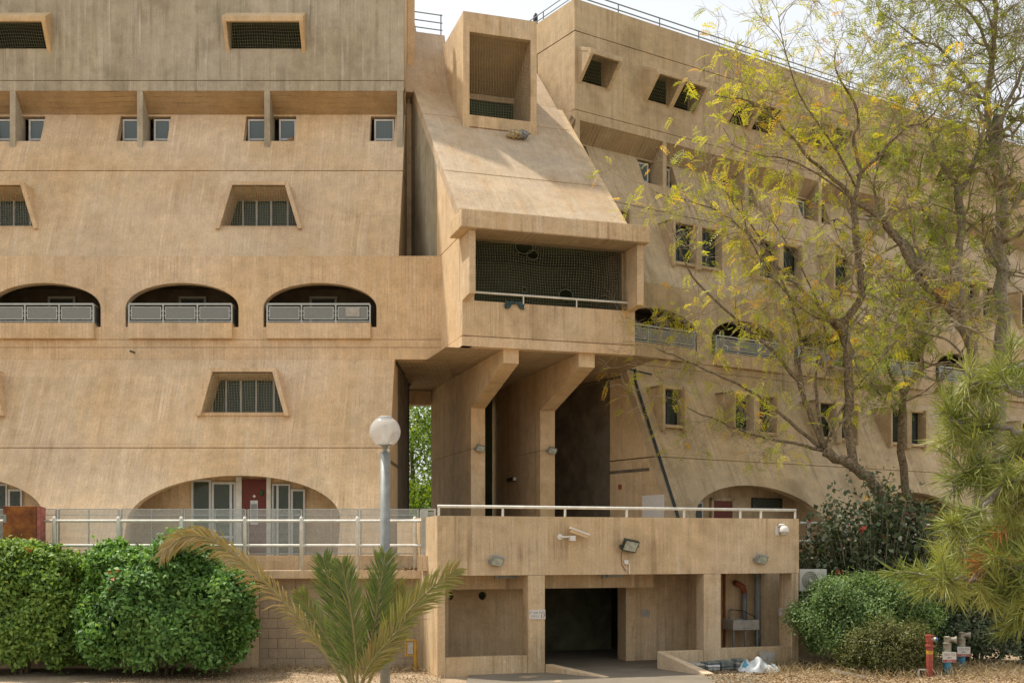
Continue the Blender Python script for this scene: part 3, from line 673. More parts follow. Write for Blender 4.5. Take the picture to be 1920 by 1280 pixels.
# two piers with raking brackets that carry the tower over the passage
for a, c in ((1.21, 1.65), (3.42, 3.90)):
    poly = [(.16, 8.4), (.16, 8.02), (3.5, 7.17), (3.5, 5.95), (8.7, 5.95), (8.7, 8.4)]
    vs = [(a, y, z) for y, z in poly] + [(c, y, z) for y, z in poly]; n = 6
    o = MB().add(vs, [(0, 2, 1), (0, 5, 2), (2, 5, 4), (2, 4, 3), (6, 7, 8), (6, 8, 11), (8, 10, 11), (8, 9, 10)] + [(i, (i + 1) % n, n + (i + 1) % n, n + i) for i in range(n)]).build('pier_head', M['brown_y'], bay)
    MB().box(a, c, 3.5, 8.7, 2.5, 5.925).build('pier', M['brown_y'], bay)
    MB().box(a + .03, c - .03, 3.54, 8.6, 5.9, 6.0).build('recessed_joint', M['brown_y'], bay)
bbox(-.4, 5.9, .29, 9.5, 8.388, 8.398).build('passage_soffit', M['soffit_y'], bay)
bbox(.3, 5.9, 8.8, 9.2, 7.9, 8.38).build('back_beam', M['brown'], bay)
bbox(3.95, 5.2, 9.0, 9.2, 2.6, 8.3).build('passage_back_wall', M['brown'], bay)
bbox(1.7, 3.3, 8.3, 8.5, 3.15, 8.35).build('passage_screen', M['dark'], bay)

# ------------------------------------------------------------------ ground and terrace
def struct(o): o['kind'] = 'structure'; return o
n = 90; gx = np.concatenate([[-900, -200, -60], np.linspace(-30, 30, n), [60, 200, 900]]); gy = np.concatenate([[-300, -60, 0], np.linspace(8, 50, n), [90, 250, 1500]])
vs = []; 
for y in gy:
    for x in gx:
        z = -.02 + (.035 * math.sin(x * 1.7 + y) * math.sin(y * 1.3 - x * .4) + .02 * math.sin(x * 4.1) * math.sin(y * 3.7)) * (abs(x) < 29 and 9 < y < 27)
        vs.append((x, y, z))
w_ = len(gx)
struct(MB().add(vs, [(j * w_ + i, j * w_ + i + 1, (j + 1) * w_ + i + 1, (j + 1) * w_ + i) for j in range(len(gy) - 1) for i in range(w_ - 1)]).build('ground', M['ground'], smooth=True))
# raised deck behind the retaining walls (open in front of the pavilion's own slab)
struct(MB().prism([(-26, 28.3), (-1.9, 28.3), (-1.9, 29.2), (8.0, 32.2), (30, 46.6), (30, 58), (-26, 58)], 2.45, ZD, 'z').build('terrace', M['deck']))
struct(bbox(-1.0, 5.6, 10, 33.5, -.015, .012).build('path', M['pave']))
MB().tube([px(1560, 1258, 26.6) * 1, px(1600, 1266, 26), px(1660, 1282, 25.2), px(1740, 1300, 24)], .07, 6).build('path_edging', M['pave'])
bpy.data.objects['path_edging']['kind'] = 'structure'

# retaining wall: smooth concrete on the left, blockwork on the right, kerb and coping
rw = thing('retaining_wall', 'low tan retaining wall with block courses behind the palm', 'wall', (-3.5, 28.05, 0))
bbox(-22, -2.75 + .0, .0, .3, -.2, 2.2).build('concrete_face', M['tan'], rw)
bbox(-2.75, 1.75, .03, .3, -.2, 2.19).build('mortar_bed', M['block'], rw)
bw, bh = .45, .245; blockme = None; blocks = []
for j in range(9):
    x = -2.74 - (.225 if j % 2 else 0)
    while x < 1.74:
        a = max(x, -2.74); c = min(x + bw, 1.745)
        if c - a > .06:
            z0 = -.02 + j * bh; dy = random.uniform(0, .006)
            bbox(a + .005, c - .005, dy, .06, z0 + .005, min(z0 + bh - .005, 2.185)).build('block', M['block'], rw)
        x += bw
for i, x in enumerate(np.arange(-22, 1.7, 2.4)): bbox(x + .006, min(x + 2.394, 1.76), -.4, .1, 2.19, 2.40).build('coping', M['tan'], rw, bevel=.02)
bbox(-22, 1.72, .1, .32, 2.2, 2.76).build('kerb', M['tan'], rw, bevel=.015)
bbox(1.3, 1.95, -.42, .4, -.2, 2.62).build('end_pier', M['tan'], rw, bevel=.03)

# pipe railing in front of the kerb
pr = thing('pipe_railing', 'white two-rail pipe railing on the coping above the hedge and palm', 'railing', (-3.5, 27.72, 2.4))
posts = [(x - 960) / F * 27.72 + 3.5 for x in (-16, 102, 222, 340, 459, 565, 670, 778)] + [-14.2, -15.8]
for x in posts: MB().lathe([(.048, 0), (.048, 1.24), (.04, 1.29), (.015, 1.31)], 12, (x, 0, 0)).build('post', M['white'], pr, smooth=True)
for z in (1.2, .60): MB().tube([(-18, 0, z), (1.0, 0, z), (1.35, -.12, z), (1.62, -.7, z)], .035, 8).build('rail', M['white'], pr, smooth=True)
# mesh fence on the kerb
mf = thing('mesh_fence', 'grey fine-mesh panel fence on the terrace edge behind the pipe railing', 'fence', (-3.5, 28.2, 2.76))
xs = [(x - 960) / F * 28.2 + 3.5 for x in [-76, 20, 108, 225, 344, 463, 568, 674, 786]]
for i, x in enumerate(xs):
    MB().box(x - .05, x - .015, -.02, .02, 0, 1.14).box(x + .015, x + .05, -.02, .02, 0, 1.14).build('post', M['meshpaint'], mf)
    if i + 1 < len(xs):
        a, c = x + .055, xs[i + 1] - .055; m_ = (a + c) / 2
        MB().box(a, c, -.018, .018, 1.12, 1.15).box(a, c, -.018, .018, .02, .05).box(m_ - .012, m_ + .012, -.016, .016, .05, 1.12).box(a, c, -.012, .012, .98, 1.0).build('panel_frame', M['meshpaint'], mf)
        b = MB()
        for k in range(38): b.add([(a, -.006, .055 + k * .028), (c, -.006, .055 + k * .028), (c, -.006, .069 + k * .028), (a, -.006, .069 + k * .028), (a, .006, .055 + k * .028), (c, .006, .055 + k * .028), (c, .006, .069 + k * .028), (a, .006, .069 + k * .028)], [(0, 1, 2, 3), (7, 6, 5, 4), (3, 2, 6, 7), (0, 4, 5, 1)])
        o = b.build('mesh_infill', M['meshpaint'], mf); o['kind'] = 'stuff'
cp = px(804, 1035, 27.2)
mg = thing('mesh_corner_screen', 'narrow mesh screen standing in the corner beside the pavilion parapet', 'screen', (cp.x, 27.2, 2.76), 0)
MB().box(-.18, -.14, -.02, .02, 0, 1.12).box(.12, .17, -.02, .02, 0, 1.12).box(-.14, .12, -.018, .018, 1.08, 1.12).box(-.14, .12, -.018, .018, 0, .04).build('frame', M['meshpaint'], mg)
bbox(-.14, -.02, -.012, .0, .04, 1.08).build('sheet', M['railpaint'], mg)
b = MB()
for k in range(36): b.box(-.02, .12, -.006, .006, .05 + k * .028, .066 + k * .028)
b.build('mesh_infill', M['meshpaint'], mg)['kind'] = 'stuff'
bbox(-.25, .25, -.3, .2, -.36, -.002).build('plinth', M['tan'], mg)
# rusty steel cabinet
rp = px(43, 1018, 27.55)
cab = thing('rusty_cabinet', 'rusty brown steel box standing on the coping behind the hedge', 'cabinet', (rp.x, 27.55, 2.4))
MB().box(-.42, .38, -.15, .25, 0, 1.55).build('casing', M['rust'], cab, bevel=.01)
bbox(.381, .46, -.12, .22, .05, 1.53).build('side_flap', plain('faded_pink_paint', (.42, .14, .11), .7, 0, .3, 6), cab)
bbox(-.40, -.33, -.165, -.151, 1.15, 1.35).build('latch', M['galv'], cab)

# ------------------------------------------------------------------ pavilion under the terrace
pav = thing('entrance_pavilion', 'tan concrete entrance pavilion with parapet, open bays and white handrail', 'building', (-1.71, 26, 0), 17.5)
wall('parapet', pav, rect(0, 9.43, 2.305, 3.68), [], lambda z: 0, .25, M['brown'])
wall('parapet_side', pav, [(.25, 2.305), (4.5, 2.305), (4.5, 3.68), (.25, 3.68)], [], None, .25, M['brown_y'], yz(.002), (1, 0, 0))
wall('parapet_side', pav, [(.25, 2.305), (4.5, 2.305), (4.5, 3.68), (.25, 3.68)], [], None, .25, M['brown_y'], yz(9.428), (-1, 0, 0))
bbox(.26, 9.17, .26, 6.5, 2.45, 2.64).build('deck_slab', M['brown'], pav)
for a, c in ((0.003, .19), (2.19, 2.61), (6.76, 7.23), (9.23, 9.427)):
    bbox(a, c, .004, .42, -.3, 2.30).build('column', M['brown'], pav, bevel=.012)
for a, c, z in ((.19, 2.19, .42), (7.23, 9.23, .45)):
    bbox(a, c, .03, .25, -.3, z).build('sill_wall', M['brown'], pav, bevel=.01)
bbox(.2, 5.85, 1.0, 1.3, 1.95, 2.395).build('drop_beam', M['brown'], pav)
bbox(.0, .19, .43, 3.4, -.2, 2.3).build('inner_side_wall', M['brown_y'], pav)
bbox(9.2, 9.42, .43, .56, -.2, 2.3).build('inner_side_wall', M['brown_y'], pav)
# back walls at different depths, and the dark corridor
wall('back_wall', pav, rect(.19, 2.71, -.2, 2.44), [[(x + .105 * math.cos(a), 1.75 + .105 * math.sin(a)) for a in np.linspace(0, 2 * math.pi, 20)[:-1]] for x in (.8, 1.65)], lambda z: 2.0, .15, M['brown'])
bbox(.2, 2.6, 2.2, 2.25, 1.4, 2.3).build('vent_backing', M['dark'], pav)
wall('corridor_wall', pav, rect(2.6, 8.6, -.2, 2.44), [rect(6.45, 6.95, -.1, 2.2)], lambda z: 5.2, .15, M['dim'])
bbox(6.2, 7.3, 6.4, 6.5, -.2, 2.4).build('corridor_end', M['dark'], pav)
bbox(3.0, 3.1, 2.0, 5.2, -.2, 2.44).build('corridor_side', M['dim'], pav); bbox(8.5, 8.6, 1.82, 5.2, -.2, 2.44).build('corridor_side', M['dim'], pav)
bbox(5.47, 5.745, 1.85, 2.4, -.2, 2.44).build('corridor_pier', M['brown_y'], pav)
bbox(5.75, 7.4, 1.9, 2.1, -.2, 2.44).build('back_wall', M['brown'], pav)
bbox(7.26, 7.4, .43, 1.88, -.2, 2.44).build('partition', M['brown_y'], pav)
bbox(7.4, 10.4, 1.6, 1.8, -.2, 2.44).build('back_wall', M['tan'], pav)
bbox(.19, 9.2, .42, 6.4, -.1, .02).build('pavilion_floor', M['pave'], pav)
bbox(.27, 9.15, .26, 6.4, 2.40, 2.448).build('pavilion_ceiling', M['soffit_y'], pav)
bbox(0.2, .32, .5, .62, .45, 1.0).build('meter_cabinet', M['greypvc'], pav)
for x in (1.55, 4.3): MB().box(x, x + .1, .55, .65, 2.2, 2.3).box(x + .1, x + .55, .5, .7, 2.22, 2.3).build('ceiling_fitting', M['galv'], pav)
# handrail on the parapet
b = MB().tube([(.03, .1, 3.9), (9.4, .1, 3.9)], .035, 8)
b.build('handrail', M['white'], pav, smooth=True)
for x in (.06, 1.6, 3.15, 4.74, 6.27, 7.82, 8.4, 9.38): bbox(x - .022, x + .022, .08, .12, 3.68, 3.87).build('handrail_post', M['white'], pav)
# entrance splay walls
sw = MB()
ramp_l = [(2.62, .35, .14), (3.5, -1.0, .0)]
MB().add([(2.62, .02, -.3), (2.82, .1, -.3), (3.72, -1.3, -.3), (3.55, -1.42, -.3), (2.62, .02, .20), (2.82, .1, .20), (3.72, -1.3, .02), (3.55, -1.42, .02)],
         [(0, 3, 2, 1), (4, 5, 6, 7), (0, 1, 5, 4), (1, 2, 6, 5), (2, 3, 7, 6), (3, 0, 4, 7)]).build('splay_wall', M['tan'], pav, bevel=.015)
bbox(5.66, 6.76, .02, .2, -.3, .42).build('splay_wall', M['brown'], pav, bevel=.012)
MB().add([(5.5, .01, -.3), (5.68, .16, -.3), (6.16, -1.68, -.3), (5.9, -1.7, -.3), (5.5, .01, .43), (5.68, .16, .43), (6.16, -1.68, .05), (5.9, -1.7, .05)],
         [(0, 3, 2, 1), (4, 5, 6, 7), (0, 1, 5, 4), (1, 2, 6, 5), (2, 3, 7, 6), (3, 0, 4, 7)]).build('splay_wall', M['tan_y'], pav, bevel=.015)
bbox(5.93, 6.16, 1.885, 1.897, 1.14, 1.34).build('wall_notice', M['board'], pav)

PU, PV = Vector((math.cos(R(17.5)), math.sin(R(17.5)), 0)), Vector((-math.sin(R(17.5)), math.cos(R(17.5)), 0))
def onpav(u, v, z): return Vector((-1.71, 26, 0)) + PU * u + PV * v + Vector((0, 0, z))
def text(body, size, mat, parent, loc, rz=0, name='lettering', align='CENTER'):
    cu = bpy.data.curves.new('t', 'FONT'); cu.body = body; cu.size = size; cu.align_x = align; cu.extrude = .0015; cu.resolution_u = 2
    tmp = bpy.data.objects.new('t', cu); COL.objects.link(tmp)
    bpy.context.view_layer.update()
    me = bpy.data.meshes.new_from_object(tmp.evaluated_get(bpy.context.evaluated_depsgraph_get())); bpy.data.objects.remove(tmp)
    me.materials.clear(); me.materials.append(mat)
    o = bpy.data.objects.new(name, me); COL.objects.link(o); o.parent = parent; o.location = loc; o.rotation_euler = (R(90), 0, R(rz)); return o
# building number plate
sp_ = onpav(2.41, -.01, 1.38)
sg = thing('number_plate', 'white plate with grey lettering and a dark 17 on the pavilion column', 'sign', sp_, 17.5)
bbox(-.2, .2, -.012, .008, -.11, .11).build('plate', M['paper'], sg)
text('םירוגמ ןועמ', .085, M['galv'], sg, (0, -.0135, .02))
text('הסינכ', .075, M['galv'], sg, (-.06, -.0135, -.065))
text('17', .125, M['inkred'], sg, (.135, -.0135, -.085))
for x, z in ((-.15, .085), (.15, .085), (-.15, -.085)): MB().lathe([(.008, 0), (.008, .004)], 8, (0, 0, 0)).build('screw', M['ink'], sg).location = (x, -.014, z)

# floodlights, cameras
def flood(u, z, s, col, label, lens='lens', name='floodlight', world=None, rz=17.5):
    t = thing(name, label, 'floodlight', world or onpav(u, -.0, z), rz)
    b = MB(); c = Vector((0, -.14, .02)); az = Vector((.25, -.45, 1)).normalized(); ay = Vector((.1, -1, -.4)); ay = (ay - az * ay.dot(az)).normalized(); ax = ay.cross(az)
    b.obox(c, ax, ay, az, s, .05, s * .75); b.obox(c - ay * .07, ax, ay, az, s * .6, .03, s * .45)
    b.build('housing', M[col], t, bevel=.01)
    MB().obox(c + ay * .052, ax, ay, az, s * .86, .004, s * .6).build('lens', M[lens], t)
    MB().box(-s * .75, s * .75, -.03, -.001, -.03, .03).box(-s - .02, -s, -.16, -.01, -.03, .04).box(s, s + .02, -.16, -.01, -.03, .04).build('bracket', M[col], t)
    return t
flood(1.38, 2.62, .15, 'galv', 'small grey floodlight above the window bay with two round vents')
flood(8.28, 2.64, .15, 'galv', 'small grey floodlight above the bay with the sink', )
t = flood(4.72, 2.98, .2, 'black', 'large black floodlight at the middle of the pavilion parapet')
MB().tube([(-.15, -.03, -.05), (-.18, -.02, -.25), (-.16, -.02, -.45), (-.05, -.02, -.6)], .008, 5).build('cable', M['black'], t)
MB().box(-.1, 0, -.05, -.002, -.42, -.33).build('junction_box', M['plastic'], t)
MB().tube([(-.06, -.03, -.43), (.03, -.03, -.43), (.03, -.03, -.66)], .016, 6).build('conduit', M['plastic'], t)
cb = thing('bullet_camera', 'white tube security camera on the left half of the pavilion parapet', 'camera', onpav(2.98, 0, 3.2), 17.5)
o = MB().lathe([(.07, 0), (.07, .03), (.03, .035)], 16).build('mount', M['plastic'], cb); o.rotation_euler = (R(90), 0, 0)
MB().tube([(0, -.03, 0), (.02, -.1, 0), (.22, -.12, 0)], .022, 8).box(.2, .33, -.19, -.06, -.09, .03).build('arm', M['plastic'], cb)
MB().obox((.43, -.16, .08), (.93, -.15, -.34), (.1, 1, 0), (.34, 0, .93), .22, .05, .045).build('barrel', M['frame'], cb)
MB().obox((.44, -.16, .135), (.93, -.15, -.34), (.1, 1, 0), (.34, 0, .93), .25, .065, .018).build('sun_shield', M['plastic'], cb)
dc = thing('dome_camera', 'white dome security camera at the right end of the pavilion parapet', 'camera', onpav(8.86, 0, 3.4), 17.5)
bbox(-.12, -.02, -.03, -.001, -.14, .09).build('mount', M['plastic'], dc)
MB().tube([(-.06, -.02, .08), (-.02, -.1, .12), (.05, -.14, .12), (.06, -.14, .06)], .03, 8).build('arm', M['plastic'], dc, smooth=True)
MB().lathe([(.02, .10), (.07, .09), (.11, .04), (.125, -.04), (.12, -.07)], 20, (.06, -.14, 0)).build('dome', M['plastic'], dc, smooth=True)
MB().lathe([(.10, -.07), (.085, -.12), (.03, -.145)], 16, (.06, -.14, 0)).build('lens_dome', M['ac'], dc, smooth=True)
# lamps on the piers
BU, BV = PU, PV
def onbay(u, v, z): return Vector((-1.34, 30.7, 0)) + BU * u + BV * v + Vector((0, 0, z))
flood(0, 0, .13, 'galv', 'small floodlight on the nearer, left passage pier', world=onbay(1.45, 3.48, 5.93))
flood(0, 0, .13, 'galv', 'small floodlight on the right passage pier', world=onbay(3.75, 3.46, 5.92))
bl = thing('bulkhead_light', 'dark tube light on the inner face of the right passage pier', 'lamp', onbay(3.40, 6.2, 5.2), 17.5)
MB().box(-.12, -.005, -.35, .35, -.06, .06).build('casing', M['black'], bl); bbox(-.125, -.02, -.42, -.352, -.05, .05).build('end_cap', M['plastic'], bl)
# sink and pipes in the right bay
sk = thing('utility_sink', 'old grey utility sink on metal legs in the right pavilion bay', 'sink', onpav(8.42, 1.15, 0), 17.5)
b = MB().box(-.38, .38, -.28, .28, .82, .86)
b.box(-.38, .38, -.28, -.24, .86, 1.08).box(-.38, .38, .24, .28, .86, 1.08).box(-.38, -.34, -.24, .24, .86, 1.08).box(.34, .38, -.24, .24, .86, 1.08)
b.build('basin', M['board'], sk, bevel=.01)
for x in (-.34, .34, 0):
    MB().box(x - .02, x + .02, -.24, -.2, .02, .82).build('leg', M['galv'], sk)
MB().box(-.34, .34, -.235, -.205, .25, .28).build('brace', M['galv'], sk)
MB().tube([(-.18, .3, 1.08), (-.18, .3, 1.3), (-.16, .2, 1.34), (.05, .1, 1.3)], .02, 8).build('tap', M['brass'], sk)
MB().tube([(-.16, .2, 1.32), (.1, .05, 1.3), (.38, 0, 1.15), (.46, -.05, .8), (.46, -.05, .2)], .012, 6).build('hose', M['black'], sk)
wp = thing('waste_pipe', 'thick grey vertical waste pipe beside the sink', 'pipe', onpav(8.98, 1.28, 0), 17.5)
MB().tube([(0, 0, .02), (0, 0, 2.25), (0, .1, 2.4)], .085, 14).build('pipe', M['greypvc'], wp, smooth=True)
for z in (.6, 1.6): MB().lathe([(.1, 0), (.1, .05)], 14, (0, 0, z)).build('collar', M['galv'], wp)
w2 = thing('elbow_pipe', 'short grey pipe with an orange elbow above the sink', 'pipe', onpav(8.62, 1.42, 0), 17.5)
MB().tube([(.05, 0, .9), (.05, 0, 1.78)], .07, 12).build('pipe', M['greypvc'], w2, smooth=True)
MB().tube([(.05, 0, 1.76), (.0, 0, 1.92), (-.14, .02, 2.0), (-.16, .12, 2.02)], .075, 12).build('elbow', M['terracotta'], w2, smooth=True)
w3 = MB().tube([onpav(8.12, 1.5, .02), onpav(8.12, 1.5, 2.4)], .035, 8).build('rusty_pipe', M['rust']); tag(w3, 'thin rusty vertical pipe against the back wall left of the sink', 'pipe')
nt = bbox(-.07, .07, -.004, .004, -.1, .1).build('paper_notice', M['bag']); nt.location = onpav(9.19, .5, 1.3); nt.rotation_euler = (0, 0, R(107)); tag(nt, 'small paper notice taped to the side wall right of the sink', 'notice')

# stack of slabs, sack, board
k = 0
for (u, v, z, w, h, m_, a) in [(5.98, -.35, .05, .3, .05, 'slab', 3), (5.98, -.35, .11, .3, .05, 'slabd', -4), (5.97, -.35, .17, .32, .05, 'slab', 2), (6.4, -.38, .06, .24, .06, 'slab', 5), (6.41, -.38, .13, .25, .06, 'bag', -3), (6.39, -.37, .2, .25, .05, 'slabd', 2),
                               (6.78, -.34, .06, .24, .06, 'slabd', -2), (6.77, -.34, .17, .26, .13, 'slabd', 4), (7.16, -.38, .05, .2, .05, 'bag', 3), (7.15, -.38, .11, .2, .05, 'slabd', -5), (7.16, -.37, .17, .22, .06, 'slab', 2), (7.17, -.38, .24, .21, .05, 'slabd', -2)]:
    col = ['first', 'first', 'first', 'second', 'second', 'second', 'third', 'third', 'fourth', 'fourth', 'fourth', 'fourth'][k]
    lev = ['bottom', 'middle', 'top', 'bottom', 'middle', 'top', 'bottom', 'top', 'bottom', 'second', 'third', 'top'][k]
    o = MB().box(-w * .62, w * .62, -.2, .2, -h / 2, h / 2).build('paving_slab', M[m_], bevel=.012); o.location = onpav(u + .12, v - .42, z); o.rotation_euler = (random.uniform(-.03, .03), random.uniform(-.03, .03), R(17.5 + a))
    tag(o, f'{"pale" if m_ != "slabd" else "dark"} stone slab, {lev} of the {col} pile from the splay wall', 'slab', 'stone slabs piled by the pavilion'); k += 1
vs = []; fs = []; nu, nv = 26, 18
for j in range(nv + 1):
    for i in range(nu + 1):
        a = (i / nu - .5) * 2; c = (j / nv - .5) * 2; rr = max(0, 1 - (a * a) ** 1.2 - (c * c) ** 1.2)
        z = .26 * rr ** .55 * (1 + .35 * math.sin(7 * a + 2 * c) * math.sin(5 * c - 1.3 * a) + .2 * math.sin(13 * a + 4)) * (.7 + .3 * (a < .2)) 
        vs.append((a * .5 + .03 * math.sin(9 * c), c * .3 + .03 * math.sin(7 * a), z))
fs = [(j * (nu + 1) + i, j * (nu + 1) + i + 1, (j + 1) * (nu + 1) + i + 1, (j + 1) * (nu + 1) + i) for j in range(nv) for i in range(nu)]
bag = MB().add(vs, fs).build('empty_sack', M['bag'], smooth=True); bag.location = onpav(7.55, -1.3, 0); bag.rotation_euler = (0, 0, R(12)); tag(bag, 'crumpled white sack with blue print lying by the pavilion', 'sack')
vs2 = [(v[0], v[1] - .004, v[2] + .006) for v in vs]
for cs, rs in (((2, 3, 4), (5, 6, 7, 8)), ((12, 13), (8, 9, 10, 11)), ((18, 19, 20), (4, 5, 6))):
    MB().add(vs2, [f for q, f in enumerate(fs) if (q % nu) in cs and (q // nu) in rs]).build('print', M['bagblue'], bag, smooth=True)
bd = bbox(-.22, .22, -.015, .015, 0, .36).build('leaning_board', M['board']); bd.location = onpav(8.45, -.16, 0); bd.rotation_euler = (R(-14), R(4), R(17.5)); tag(bd, 'pale board leaning on the sill wall behind the white sack', 'board')

# cloth, soft bundle and cushion
vs = []; nu = 14
for j in range(5):
    for i in range(nu + 1):
        vs.append((i / nu * .56 + .02 * math.sin(j * 2), -.03 - .03 * math.sin(i * 1.3 + j), -.045 * j * (.8 + .45 * math.sin(i * .55 + 1)) + .015 * math.sin(i * 1.7)))
cl = MB().add(vs, [(j * (nu + 1) + i, j * (nu + 1) + i + 1, (j + 1) * (nu + 1) + i + 1, (j + 1) * (nu + 1) + i) for j in range(4) for i in range(nu)]).build('rag', M['cloth'], smooth=True)
cl.location = onbay(1.18, -.02, 9.68); cl.rotation_euler = (0, 0, R(17.5)); tag(cl, 'dark teal rag hanging over the tower balcony parapet', 'cloth')
def blob(r, sx, sy, sz, seed, n=16):
    b = MB(); vs = []
    for j in range(n // 2 + 1):
        for i in range(n):
            th = math.pi * j / (n // 2); ph = 2 * math.pi * i / n
            d = 1 + .22 * math.sin(3 * ph + seed) * math.sin(2 * th + seed) + .12 * math.sin(5 * ph + 4 * th + seed)
            vs.append((r * sx * d * math.sin(th) * math.cos(ph), r * sy * d * math.sin(th) * math.sin(ph), r * sz * d * math.cos(th)))
    return b.add(vs, [(j * n + i, j * n + (i + 1) % n, (j + 1) * n + (i + 1) % n, (j + 1) * n + i) for j in range(n // 2) for i in range(n)])
bd_ = thing('cloth_bundle', 'grey and cream cloth bundle lying on the sloping roof below the dormer', 'bundle', onbay(2.85, 3.95, ZS(3.95)), 17.5)
o = blob(.2, 1.2, .8, .7, 1.3).build('pale_cloth', plain('cream_cloth', (.42, .33, .18), .9, 0, .5, 9), bd_, smooth=True); o.location = (-.12, 0, .14)
o = blob(.17, 1.1, .8, .8, 4.1).build('grey_cloth', plain('patterned_grey_cloth', (.20, .20, .20), .9, 0, .9, 22), bd_, smooth=True); o.location = (.14, -.02, .17)
cu_ = thing('plush_cushion', 'round tan plush in the small window right of the middle fin', 'cushion', (-3.4 - 4.3 + .62, 35.72 + .5, 15.86))
blob(.14, 1, .6, .9, .2).build('large_ball', M['terracotta'] and plain('tan_plush', (.38, .22, .12), .95, 0, .2, 20), cu_, smooth=True).location = (.05, 0, .02)
blob(.07, 1.2, .7, .7, 2).build('small_ball', plain('cream_plush', (.50, .36, .22), .95, 0, .2, 20), cu_, smooth=True).location = (-.22, 0, -.04)

# yellow gas pipe bracket
yp = px(775, 1258, 27.3)
yg = thing('yellow_gas_pipe', 'yellow pipe frame on the wall end behind the palm', 'pipe', (yp.x, 27.3, 0))
MB().tube([(.05, 0, .0), (.05, 0, .72), (-.18, 0, .72)], .045, 8).tube([(-.18, 0, .72), (-.18, 0, .36), (.05, 0, .36)], .03, 8).build('pipe', M['yellow'], yg)
bbox(-.14, .0, -.04, .02, .4, .68).build('meter', M['board'], yg)

# ------------------------------------------------------------------ street lamp
lp = px(722, 809, 20.0)
la = thing('street_lamp', 'grey street lamp with a milky globe in front of the facade', 'street lamp', (lp.x, lp.y, 0))
MB().tube([(0, 0, 0), (0, 0, lp.z - .36)], .086, 16).build('post', M['galv'], la, smooth=True)
k_ = 20 / 17.5
MB().lathe([(r * k_, z * k_) for r, z in [(.075, -.335), (.06, -.315), (.035, -.31), (.035, -.25), (.05, -.245), (.05, -.225), (.11, -.205), (.115, -.19)]], 20, (0, 0, lp.z)).build('neck', M['galv'], la, smooth=True)
prof = [(.238 * k_ * math.sin(a), -.238 * k_ * math.cos(a)) for a in np.linspace(.52, math.pi - .45, 22)]
MB().lathe(prof, 36, (0, 0, lp.z)).build('globe', M['globe'], la, smooth=True)
MB().lathe([(.10, -.215), (.055, -.13), (.04, .0), (.03, .12)], 16, (0, 0, lp.z)).build('reflector', M['plastic'], la, smooth=True)
MB().lathe([(.14, .228), (.137, .25), (.09, .268), (.02, .275)], 24, (0, 0, lp.z)).build('cap', M['meshpaint'], la)

# ------------------------------------------------------------------ hydrants
def hydrant_red():
    p = px(1743, 1268, 25.95); t = thing('fire_hydrant', 'red standpipe hydrant with a yellow band left of the blue pipes', 'hydrant', (p.x, p.y, 0))
    MB().lathe([(.075, -.1), (.075, .68), (.105, .69), (.105, .73), (.07, .74), (.07, .78), (.085, .80), (.085, .92), (.095, .93), (.09, .96), (.02, .97)], 18).build('standpipe', M['hydrant'], t, smooth=False)
    MB().tube([(.02, -.02, .86), (.12, -.1, .86)], .055, 12).build('outlet', M['brass'], t); MB().tube([(.12, -.1, .86), (.14, -.115, .86)], .04, 12).build('outlet_cap', M['blue'], t)
    MB().lathe([(.078, 0), (.078, .08)], 18, (0, 0, .52)).build('band', M['yellow'], t)
    MB().tube([(-.05, 0, .16), (-.25, -.03, .17), (-.26, -.03, .02)], .022, 6).build('drain_cock', M['board'], t); return t
hydrant_red()
for (X, y, Y, lab) in ((1776, 1262, 26.6, 'blue water standpipe with a red and white sign, nearer the red hydrant'), (1803, 1245, 28.0, 'blue water standpipe with a red and white sign, half behind pine needles')):
    p = px(X, y, Y); t = thing('water_standpipe', lab, 'standpipe', (p.x, p.y, 0), 0, 'blue standpipes')
    MB().lathe([(.085, -.1), (.085, .5)], 18).build('riser', M['bluepipe'], t, smooth=True)
    MB().lathe([(.12, .48), (.12, .52), (.085, .53)], 18).build('flange', M['greenflange'], t)
    MB().lathe([(.09, .53), (.09, .68), (.1, .69), (.1, .72), (.075, .73), (.075, .84), (.09, .86), (.02, .88)], 18).build('valve_body', M['brass'], t)
    MB().tube([(0, 0, .80), (.17, -.08, .80)], .06, 12).tube([(.15, -.07, .80), (.19, -.09, .80)], .085, 12).build('outlet', M['brass'], t)
    s_ = bbox(-.16, .16, -.14, -.12, .28, .52).build('sign_plate', M['paper'], t)
    bbox(-.155, .155, -.146, -.141, .285, .345).build('sign_band', M['signred'], s_)
    text('יוביכ זרב', .075, M['ink'], s_, (0, -.1415, .44)); text('שא', .07, M['ink'], s_, (0, -.1415, .37)); text('ןכוסמ', .05, M['paper'], s_, (0, -.1475, .297))

# ------------------------------------------------------------------ right-hand retaining wall, railing, air conditioner
rr = thing('side_retaining_wall', 'shaded retaining wall running back behind the hibiscus', 'wall', onpav(10.45, 1.7, 0), 33)
bbox(0, 24, 0, .3, -.3, 2.4).build('face', M['brown'], rr); bbox(0, 24, -.06, .36, 2.41, 2.62).build('coping', M['brown'], rr, bevel=.015)
rl = thing('side_pipe_railing', 'white pipe railing half hidden behind the hibiscus shrub', 'railing', onpav(10.45, 1.8, 2.62), 33)
for i in range(10): MB().lathe([(.045, 0), (.045, 1.1), (.02, 1.14)], 10, (.5 + i * 1.5, 0, 0)).build('post', M['white'], rl)
for z in (.5, 1.0): MB().tube([(0, 0, z), (15, 0, z)], .033, 8).build('rail', M['white'], rl)
acp = px(1520, 1108, 28.9)
ac = thing('air_conditioner', 'cream outdoor air conditioner unit on the wall right of the pavilion', 'air conditioner', (acp.x + .12, 29.25, acp.z), 20)
bbox(-.5, .32, -.2, .15, 0, .56).build('casing', M['ac'], ac, bevel=.015)
